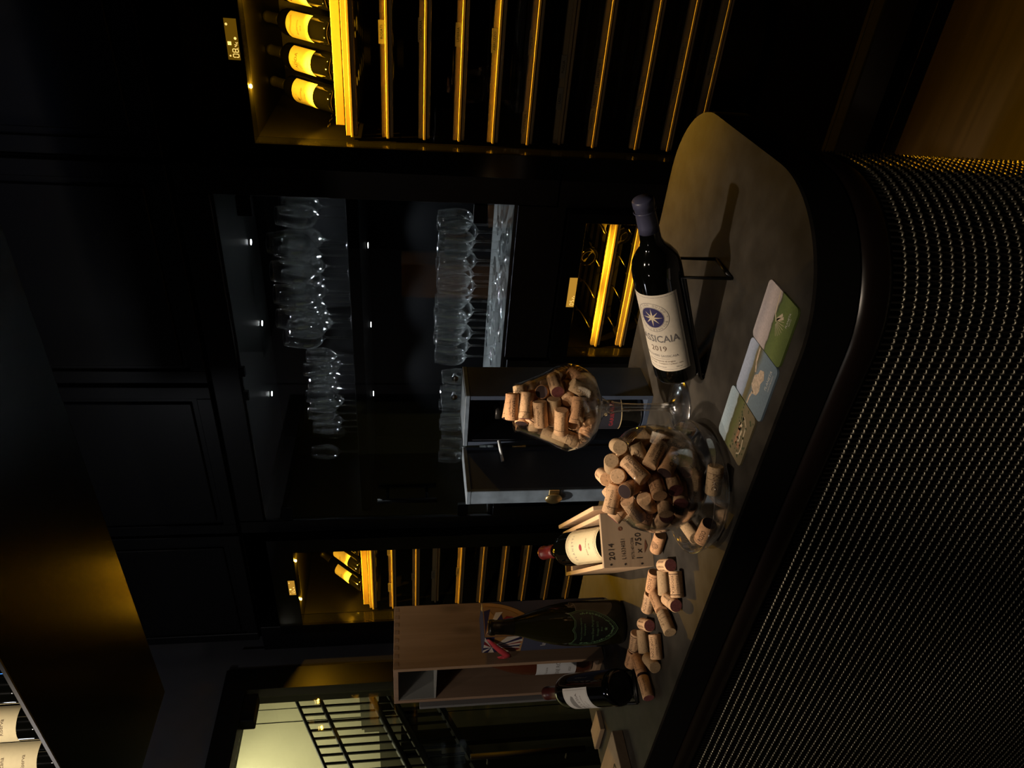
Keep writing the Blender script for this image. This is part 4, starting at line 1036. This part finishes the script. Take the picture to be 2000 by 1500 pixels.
# ------------------------------------------------------------------ crate with bottle
CR=math.atan2(0.797,0.603)
cr=thing('wine_crate','open pale wooden wine crate stamped 2014 lying end-on behind the loose corks','crate',(-1.079,0.891,CT),CR)
W_,L_,H_,t_=0.106,0.360,0.103,0.009
m=MB(); m.box(0,W_,0,0.010,0,H_,0,bev=0.0006)
fn=lambda u,v:Vector((u,-0.0003,v))
put_text(m,'2014',0.0165,fn,1,'LEFT',0.014,0.085); put_text(m,'L16334051',0.0115,fn,1,'LEFT',0.015,0.0605,0,0.80); put_text(m,'MS751401C006',0.0088,fn,1,'LEFT',0.015,0.042,0,0.74); put_text(m,'1 x 750 ml',0.0175,fn,1,'LEFT',0.013,0.0285)
for z in (0.088,0.059,0.025): disc(m,0.006,z,0.0021,fn,1,10)
disc(m,0.075,0.064,0.0042,fn,2,14,0.0016)
kn=[(0.026,0.018),(0.040,0.011),(0.054,0.0145),(0.042,0.0165)]
m.add([fn(*p) for p in kn],[(0,1,2,3)],2)
m.build('end_panel',[CRATEF,INK,pmat('knot_brown',(0.16,0.06,0.03),0.7)],cr)
MB().box(0,t_,0.010,L_-0.010,0,H_,0,bev=0.0006).build('side_panel',CRATE,cr)
MB().box(W_-t_,W_,0.010,L_-0.010,0,H_,0,bev=0.0006).build('side_panel',CRATE,cr)
MB().box(0,W_,L_-0.010,L_,0,H_,0,bev=0.0006).build('back_panel',CRATEF,cr)
MB().box(t_,W_-t_,0.010,L_-0.010,0,0.008).build('bottom_panel',CRATE,cr)
MB().box(t_,W_-t_,0.262,0.278,0.008,0.107).build('neck_rest',CRATE,cr)
o=MB().box(0,0.009,0,0.350,0,0.112,0,bev=0.0008).build('crate_lid',CRATE,None); o.location=(-1.079+0.603*0.124-0.797*0.015,0.891+0.797*0.124+0.603*0.015,CT+0.0003); o.rotation_euler=(0,math.radians(-5),CR); tag(o,'pale wooden crate lid propped on edge along the stamped crate','lid')
E24=math.radians(24)
Yc=Vector((-0.797,0.603,0));Xc=Vector((0.603,0.797,0))
a=Yc*math.cos(E24)+Vector((0,0,math.sin(E24)))
base=Vector((-1.079,0.891,CT))+Xc*0.053+Yc*0.0275+Vector((0,0,0.0455))
q=axis_quat(a,-Yc*math.sin(E24)+Vector((0,0,math.cos(E24)))-Xc*0.12)
b3=bottle('wine_bottle','bottle with ivory label and red capsule lying in the stamped crate','wine bottle',BORD,BGLASS,CAPR,0.246,base,q)
m=MB(); patch_cyl(m,0.038,-PI/2,1.22,0.050,0.156,0,36); fn=cyl_fn(0.038,-PI/2,0)
strip(m,dens([(-0.036,0.060),(0.036,0.060),(0.036,0.147),(-0.036,0.147)],10),0.0006,fn,1,True)
random.seed(3)
for k in range(26):
    u=-0.040+0.0032*k; 
    for v in (0.055,0.1515): strip(m,[(u,v-0.0014),(u+0.0012,v+0.0012),(u+0.0022,v-0.0008)],0.0008,fn,1)
for k in range(24):
    v=0.062+0.0036*k
    for u in (-0.0405,0.0405): strip(m,[(u-0.0015,v),(u+0.001,v+0.0013),(u-0.0006,v+0.0024)],0.0008,fn,1)
put_text(m,'F L A N E T T I',0.0098,fn,2,'CENTER',0,0.131,0,0.9)
pl=[(0.0072*math.cos(k*PI/8),0.104+0.0048*math.sin(k*PI/8)) for k in range(16)]
poly(m,pl,fn,3)
put_text(m,'Rosso Toscano',0.0058,fn,1,'CENTER',0,0.085); put_text(m,'2014',0.006,fn,1,'CENTER',0,0.074)
m.build('paper_label',[PAPERY,INKB,INKG,REDI],b3)

# ------------------------------------------------------------------ navy presentation box, open like a book
bb=thing('bottle_box','tall navy wooden bottle box standing open like a book with a brass clasp','bottle box',(-0.868,1.14,CT))
X0,X1,Y0,Y1,Z0,Z1=-0.931,-0.808,1.092,1.192,CT+0.0003,1.424
m=MB(); t_=0.009
m.box(X0,X1,Y1-t_,Y1,Z0,Z1,0); m.box(X0,X0+t_,Y0,Y1-t_,Z0,Z1,0); m.box(X1-t_,X1,Y0,Y1-t_,Z0,Z1,0)
m.box(X0+t_,X1-t_,Y0,Y1-t_,Z0,Z0+t_,0)
m.build('body',BLUEW,bb,True)
MB().box(X0-0.001,X1+0.001,Y0-0.001,Y1+0.001,Z1-t_,Z1,0,bev=0.001).build('top_panel',BLUEL,bb,True)
m=MB(); m.box(X0+t_,X1-t_,Y1-t_-0.002,Y1-t_,Z0+t_,Z1-t_); m.box(X0+t_,X0+t_+0.002,Y0+0.004,Y1-t_,Z0+t_,Z1-t_); m.box(X1-t_-0.002,X1-t_,Y0+0.004,Y1-t_,Z0+t_,Z1-t_); m.build('lining',BLUED,bb,True)
m=MB(); LA,LB_=-0.966,-0.934; ly0,ly1=0.962,1.089
m.box(LA,LA+0.008,ly0,ly1,Z0,Z1); m.box(LA+0.008,LB_,ly1-0.008,ly1,Z0,Z1); m.box(LA+0.008,LB_,ly0+0.008,ly1-0.008,Z0,Z0+0.008)
lid=m.build('lid',BLUEW,bb,True)
MB().box(LA+0.008,LB_-0.004,ly0+0.008,ly1-0.008,Z0+0.008,Z1-0.008).build('padded_panel',pmat('dark_blue_padding',(0.040,0.055,0.085),0.5,noise=0.1,nscale=20),lid,True)
MB().box(LA,LB_,ly0-0.0005,ly0+0.008,Z0,Z1,0,bev=0.001).build('edge',BLUEL,lid,True)
MB().box(LA-0.0005,LB_+0.0005,ly0-0.001,ly1+0.001,Z1-0.008,Z1+0.0005,0,bev=0.001).build('top_edge',BLUEL,lid,True)
m=MB(); cz=1.258
m.box(LB_-0.010,LB_+0.003,ly0-0.004,ly0-0.0005,cz-0.010,cz+0.010,bev=0.001)
m.lathe([(0.0,-0.0025),(0.011,-0.0025),(0.0125,0.0),(0.011,0.0025),(0.0,0.0025)],24,0,Matrix.Translation((LB_-0.017,ly0-0.006,cz))@Matrix.Rotation(PI/2,4,'X')@Matrix.Scale(1.35,4,(0,1,0)))
m.build('clasp',BRASS,lid,True)
for z in (1.31,1.21):
    m=MB(); m.tube([(-0.9325,1.0885,z-0.014),(-0.9325,1.0885,z+0.014)],0.0022,8); m.build('hinge',BRASS,bb,True)
m=MB(); m.tube([(-0.918,1.090,1.352),(-0.934,1.045,1.348)],0.0032,8); m.build('lid_stay',pmat('pale_blue_stay',(0.55,0.65,0.75),0.4),bb,True)
b4=bottle('wine_bottle','dark bottle with a navy label and red lettering inside the open navy box','wine bottle',BORD,BGLASS,CAPK,0.235,(-0.872,1.128,Z0+t_+0.0004))
m=MB(); ph=math.radians(-58); patch_cyl(m,0.038,ph,1.35,0.045,0.150,0,30); fn=cyl_fn(0.038,ph,0)
put_text(m,'GARIBALDI',0.0115,fn,1,'CENTER',-0.004,0.066); disc(m,-0.004,0.080,0.0035,fn,2,6)
strip(m,[(-0.05+0.004*k,0.0465) for k in range(26)],0.0018,fn,2)
m.build('paper_label',[PAPERN,REDI,GOLDI],b4)

# ------------------------------------------------------------------ tall pine box with the rose bottle
pb=thing('bottle_box','tall pine box open on its left side holding a bottle of rose wine','bottle box',(-1.555,1.003,CT),math.radians(-5))
S_=0.172; HP=0.519; t_=0.012
MB().box(-t_,0,0,S_,0.0,HP,0,bev=0.0008).build('side_panel',PINE,pb)
MB().box(-S_,-S_+t_,0,S_,0.0,HP,0,bev=0.0008).build('side_panel',PINEI,pb)
MB().box(-S_+t_,-t_,S_-t_,S_,0.0,HP,0).build('back_panel',PINEI,pb)
MB().box(-S_+t_,-t_,0.001,S_-t_,0,t_,0,bev=0.0008).build('bottom_panel',PINE,pb)
MB().box(-S_+t_,-t_,0.001,S_-t_,HP-t_,HP,0,bev=0.0008).build('top_panel',PINEI,pb)
m=MB(); zt=0.418
m.box(-S_+t_,-t_,0.003,S_-t_,zt-0.004,zt); m.box(-S_+t_,-S_+t_+0.002,0.003,S_-t_,zt,HP-t_); m.box(-t_-0.002,-t_,0.003,S_-t_,zt,HP-t_); m.box(-S_+t_,-t_,S_-t_-0.002,S_-t_,zt,HP-t_); m.build('grey_compartment',GREYC,pb)
m=MB()
for k in range(8): m.box(-0.0004,0.0004,0.008+k*0.021,0.018+k*0.021,HP-0.012,HP-0.001)
m.build('finger_joints',PINEI,pb)
MB().box(-S_-0.013,-S_-0.002,-0.012,0.150,0.0,0.455,0,bev=0.001).build('sliding_lid',pmat('window_tinted_lid',(0.17,0.18,0.20),0.35),pb)  # blue-grey tint of the window light put into the lid's colour
RM=Matrix.Rotation(math.radians(-5),3,'Z')
loc=Vector((-1.555,1.003,CT+t_+0.0004))+RM@Vector((-0.083,0.062,0))
ROSE=[(r*1.14,z*1.13) for r,z in BURG]
b5=bottle('wine_bottle','bottle of rose wine with a white label standing inside the pine box','wine bottle',ROSE,RGLASS,CAPD,0.29,loc)
m=MB(); ph=math.radians(-72); patch_cyl(m,0.047,ph,1.20,0.045,0.148,0,30); fn=cyl_fn(0.047,ph,0)
put_text(m,'VIGNE ROSÉ',0.0150,fn,1,'CENTER',-0.008,0.092,0,0.8); put_text(m,'Toscana',0.009,fn,1,'CENTER',-0.016,0.122); put_text(m,'2021',0.009,fn,1,'CENTER',-0.010,0.062)
m.build('paper_label',[pmat('bluish_label_paper',(0.56,0.60,0.66),0.7),INKG],b5)

# ------------------------------------------------------------------ gift box and champagne bottle
GA=math.radians(-11)
gx=thing('gift_box','navy gift box with colourful angular shards and a red ribbon behind the champagne bottle','gift box',(-1.449,1.006,CT+0.0003),GA)
s_=0.088; HG=0.306
m=MB(); m.box(-s_,0,0,s_,0,HG,0,bev=0.0008)
# right face is the +X face (u runs along +Y), left face is the -Y face (u runs along +X)
fR=lambda u,v:Vector((0.0003,u,v)); fR2=lambda u,v:Vector((0.0006,u,v)); fL=lambda u,v:Vector((-s_+u,-0.0003,v)); fL2=lambda u,v:Vector((-s_+u,-0.0006,v))
# arch of ochre with triangles on the right face
A_=[(0,HG-0.001)]+[(0.086*math.sin(math.radians(a)),HG-0.001-0.130*math.cos(math.radians(a))*1.0) for a in range(0,91,10)]
m.add([fR(*p) for p in A_],[tuple(range(len(A_)))],3)
A2=[(0,HG-0.001)]+[(0.076*math.sin(math.radians(a)),HG-0.001-0.116*math.cos(math.radians(a))) for a in range(0,91,10)]
m.add([fR2(*p) for p in A2],[tuple(range(len(A2)))],6)
fR3=lambda u,v:Vector((0.0009,u,v))
cols=[1,2,5,1,4,2,1,3,2,1]
for k in range(9):
    a0=math.radians(k*10);a1=math.radians(k*10+10)
    R0=(0.050 if k%2 else 0.066)
    pp=[(0.004,HG-0.003),(0.004+R0*math.sin(a0),HG-0.003-R0*1.4*math.cos(a0)),(0.004+0.060*math.sin(a1),HG-0.003-0.060*1.4*math.cos(a1))]
    m.add([fR3(*p) for p in pp],[(0,1,2)],cols[k])
strip(m,[(0.052,0.150),(0.052,0.172)],0.004,fR2,6)
disc(m,0.060,0.128,0.013,fR2,4,20,0.010); disc(m,0.060,0.128,0.010,fR2,1,20); put_text(m,'MC',0.0085,fR3,5,'CENTER',0.060,0.128)
# left face: radiating shards
m.add([fL(*p) for p in [(0.002,HG-0.095),(s_-0.001,HG-0.095),(s_-0.001,HG-0.002),(0.002,HG-0.002)]],[(0,1,2,3)],6)
random.seed(12)
c0=(0.030,HG-0.022)
per=[(0.002,HG-0.002),(0.016,HG-0.002),(0.030,HG-0.002),(0.048,HG-0.002),(0.068,HG-0.002),(0.087,HG-0.002),(0.087,HG-0.025),(0.087,HG-0.055),(0.087,HG-0.090),(0.072,HG-0.092),(0.060,HG-0.094),(0.050,HG-0.088),(0.040,HG-0.094),(0.030,HG-0.088),(0.020,HG-0.093),(0.010,HG-0.088),(0.002,HG-0.075),(0.002,HG-0.050),(0.002,HG-0.030),(0.002,HG-0.015)]
cc=[1,2,1,4,1,2,3,1,2,1,4,1,2,1,4,3,1,2,1,2]
for k in range(len(per)):
    m.add([fL2(*p) for p in (c0,per[k],per[(k+1)%len(per)])],[(0,1,2),(0,2,1)],cc[k])
put_text(m,'luxor',0.018,fL2,1,'CENTER',0.046,0.158); disc(m,0.06,0.143,0.0022,fL2,1,8)
m.build('carton',[CARDN,WHITEP,NAVYI,OCHRE,REDI,pmat('midnight_print',(0.02,0.025,0.05),0.6),pmat('gold_card',(0.38,0.22,0.09),0.55)],gx)
m=MB()
pts=[(-0.004,-0.004,HG-0.008),(-0.016,-0.008,HG-0.018),(-0.034,-0.011,HG-0.030),(-0.055,-0.013,HG-0.045),(-0.076,-0.014,HG-0.060),(-0.094,-0.013,HG-0.064),(-0.101,-0.010,HG-0.052),(-0.092,-0.009,HG-0.046)]
vs=[];fs=[]
for i,p in enumerate(pts):
    w_=0.0035+0.0060*min(1,i/3.0); 
    for sx in (-1,1):
        for sy in (0,1): vs.append((p[0]+sx*w_*0.45,p[1]+sy*0.0012,p[2]-sx*w_*0.85))
for i in range(len(pts)-1):
    b_=i*4
    fs+=[(b_,b_+2,b_+6,b_+4),(b_+1,b_+5,b_+7,b_+3),(b_,b_+4,b_+5,b_+1),(b_+2,b_+3,b_+7,b_+6)]
fs+=[(0,1,3,2),(len(vs)-4,len(vs)-2,len(vs)-1,len(vs)-3)]
m.add(vs,fs,0,True); m.build('ribbon',RIBBON,gx)

b6=bottle('champagne_bottle','dark green champagne bottle with a shield label standing before the gift box','champagne bottle',CHMP,GGLASS,None,0,(-1.355,0.965,CT+0.0003))
m=MB(); pts=[(r+0.0007,z) for r,z in CHMP if z>=0.240]; pts[-1]=(0.0,0.3067); m.lathe(pts,28,0); m.build('foil',pmat('crumpled_black_foil',(0.012,0.010,0.006),0.3,metal=0.4,bump=0.6,nscale=120),b6)
ph=math.radians(-52); rS=0.0494; fn=cyl_fn(rS,ph,0,0.0004)
def shield(k=1.0):
    o=[]
    top=[(-0.036,0.132),(-0.030,0.126),(-0.020,0.120),(-0.008,0.121),(0.0,0.126),(0.008,0.121),(0.020,0.120),(0.030,0.126),(0.036,0.132)]
    side=[(0.042,0.112),(0.043,0.092),(0.038,0.070),(0.026,0.046),(0.012,0.030),(0.0,0.023)]
    return [(x*k,0.078+(z-0.078)*k) for x,z in top+side+[(-x,z) for x,z in side[::-1][1:]]]
m=MB(); fnb=cyl_fn(rS,ph,0,0.0006)
sh=shield(); cen=(0,0.085)
poly(m,sh,fn,0)
strip(m,dens(sh,3),0.0011,fnb,1,True); strip(m,dens(shield(0.93),3),0.0006,fnb,1,True)
random.seed(4)
inner=dens(shield(0.82),5)
for i,p in enumerate(inner):
    if p[1]<0.108: disc(m,p[0]+random.uniform(-.001,.001),p[1]+random.uniform(-.001,.001),random.uniform(0.0012,0.0026),fnb,1,6)
put_text(m,'Moet et Chandon a Epernay',0.0045,fnb,1,'CENTER',0,0.106); put_text(m,'Champagne',0.0055,fnb,1,'CENTER',0,0.098)
put_text(m,'Cuvee Dom Perignon',0.0068,fnb,1,'CENTER',0,0.080); put_text(m,'Vintage 2012',0.0062,fnb,1,'CENTER',0,0.069); put_text(m,'Brut',0.005,fnb,1,'CENTER',0,0.060)
st=[((0.0045 if k%2==0 else 0.0018)*math.sin(k*PI/5),0.050+(0.0045 if k%2==0 else 0.0018)*math.cos(k*PI/5)) for k in range(10)]
poly(m,st,fnb,1)
m.build('shield_label',[DKLAB,GRNI],b6)

# small wooden pieces near the left end
o=MB().box(-0.20,0,-0.115,0,0,0.025,0,bev=0.0012)
fnp=lambda u,v:Vector((u,v,0.0253))
put_text(o,'pozo',0.055,fnp,1,'CENTER',-0.085,-0.062,0.001)
for p in ((-0.008,-0.008),(-0.008,-0.107)): disc(o,p[0],p[1],0.002,fnp,1,8)
o=o.build('wooden_plaque',[CRATEF,INK],None); o.location=(-1.551,0.817,CT+0.0003); tag(o,'small wooden plaque with black lettering at the left end of the bar','plaque')
o=MB().box(-0.095,0,0,0.05,0,0.012,0,bev=0.001).build('wooden_board',CRATEF,None); o.location=(-1.690,0.895,CT+0.0003); tag(o,'thin pale wooden board behind the wire stand near the bar end','board')
# ------------------------------------------------------------------ light
wd=bpy.data.worlds.new('World'); SC.world=wd; wd.use_nodes=True
wd.node_tree.nodes['Background'].inputs[0].default_value=(0.9,0.85,0.8,1); wd.node_tree.nodes['Background'].inputs[1].default_value=0.0
def spot(name,loc,tgt,power,ang,blend,col,size=0.03):
    l=bpy.data.lights.new(name,'SPOT'); l.energy=power; l.color=col; l.spot_size=math.radians(ang); l.spot_blend=blend; l.shadow_soft_size=size
    o=bpy.data.objects.new(name,l); COL.objects.link(o); o.location=loc
    o.rotation_mode='QUATERNION'; o.rotation_quaternion=(Vector(tgt)-Vector(loc)).to_track_quat('-Z','Y'); return o
def area(name,loc,tgt,power,sx,sy,col):
    l=bpy.data.lights.new(name,'AREA'); l.energy=power; l.color=col; l.shape='RECTANGLE'; l.size=sx; l.size_y=sy
    o=bpy.data.objects.new(name,l); COL.objects.link(o); o.location=loc
    o.rotation_mode='QUATERNION'; o.rotation_quaternion=(Vector(tgt)-Vector(loc)).to_track_quat('-Z','Y'); return o
WARM=(1.0,0.80,0.60)
spot('ceiling_spot_bar',(-0.40,0.44,2.80),(-0.58,1.0,1.12),100,25,1.0,WARM,0.025)
spot('ceiling_spot_boxes',(-1.08,0.42,2.80),(-0.94,1.0,1.18),245,26,1.0,WARM,0.025)
spot('ceiling_spot_bar_left',(-1.45,-0.35,2.80),(-1.45,0.95,1.15),40,40,1.0,WARM,0.03)
spot('front_corner_fill',(-0.10,-0.25,2.75),(-0.42,0.66,0.80),34,22,1.0,WARM,0.025)  # added spot that brightens the corner of the woven front
# white spotlights in the glassware cabinet
for x in (-1.17,-1.52,-1.87):
    spot('cabinet_spot',(x,2.55,2.112),(x+0.01,2.50,1.75),36,106,0.5,(0.86,0.94,1.0),0.012)
    spot('shelf_spot',(x,2.55,1.684),(x+0.01,2.51,1.20),24,114,0.5,(0.86,0.94,1.0),0.012)
# amber lamps of the fridges: ceiling lamps at the front, behind the door glass
for x in (-0.519,-0.27): amber_light('fridge_lamp',x,D-0.022,1.955,34.0,math.radians(106),(x,D-0.01,0.0)).data.spot_blend=0.25
for x,an,dx,dy in ((-2.475,120,0.25,-0.3),(-2.735,84,0.0,-0.01)): amber_light('fridge_lamp',x,D-0.022,2.010,28.0,math.radians(an),(x+dx,D+dy,0.0)).data.spot_blend=0.25
for x in (-1.25,-1.02): amber_light('fridge_lamp',x,D-0.022,0.957,6.0,math.radians(120),(x,D+0.02,0.0))
for x in (-0.519,-0.27): amber_light('fridge_lamp_glow',x,D-0.018,1.950,3.6)
for x in (-2.475,-2.735): amber_light('fridge_lamp_glow',x,D-0.018,2.005,2.0)
for x in (-1.25,-1.02): amber_light('fridge_lamp_glow',x,D-0.018,0.952,0.4)

# stairwell, rack and room lamps, plus an added wall fill
area('stairwell_lamp',(-4.5,2.2,2.8),(-5.0,2.3,1.6),20,0.5,0.5,(1.0,0.93,0.66))
spot('rack_spot',(-1.25,0.30,2.83),(-1.45,0.85,2.32),40,40,0.8,(1.0,0.85,0.66),0.03)
l=bpy.data.lights.new('left_wall_fill','POINT'); l.energy=2.6; l.color=(0.9,0.93,1.0); l.shadow_soft_size=0.06; o=bpy.data.objects.new('left_wall_fill',l); COL.objects.link(o); o.location=(-2.35,0.55,2.72)  # added fill light for the grey left wall and door frame
for p_ in ((-0.10,-0.25,2.75),(-1.36,-0.59,2.75)):
    l=bpy.data.lights.new('room_lamp','POINT'); l.energy=4.0; l.color=(1.0,0.88,0.76); l.shadow_soft_size=0.05; o=bpy.data.objects.new('room_lamp',l); COL.objects.link(o); o.location=p_

# ------------------------------------------------------------------ camera: a portrait phone shot stored on its side
cam=bpy.data.cameras.new('Camera'); co=bpy.data.objects.new('Camera',cam); COL.objects.link(co)
cam.sensor_fit='HORIZONTAL'; cam.sensor_width=36.0; cam.lens=1387.0*36.0/2000.0; cam.clip_start=0.02
pt=math.radians(8.2); yw=math.radians(35.5)
fh=Vector((-math.sin(yw),math.cos(yw),0)); rt=Vector((math.cos(yw),math.sin(yw),0)); up=Vector((0,0,1))
Fw=fh*math.cos(pt)-up*math.sin(pt); Uv=up*math.cos(pt)+fh*math.sin(pt)
co.matrix_world=Matrix(((-Uv.x,rt.x,-Fw.x,0.0),(-Uv.y,rt.y,-Fw.y,0.0),(-Uv.z,rt.z,-Fw.z,1.53),(0,0,0,1)))
SC.camera=co
vs_=SC.view_settings; SC.display_settings.display_device='sRGB'; vs_.view_transform='Standard'; vs_.look='None'; vs_.gamma=1.0; vs_.exposure=0.0; vs_.use_curve_mapping=False
cy=SC.cycles; cy.max_bounces=12; cy.transparent_max_bounces=64; cy.glossy_bounces=6; cy.diffuse_bounces=4; cy.transmission_bounces=8; cy.caustics_reflective=False; cy.caustics_refractive=False; cy.sample_clamp_indirect=4.0; cy.use_denoising=True
# drop helper prototypes that were never placed
for o in list(CK):
    if o.get('label') is None: bpy.data.objects.remove(o)
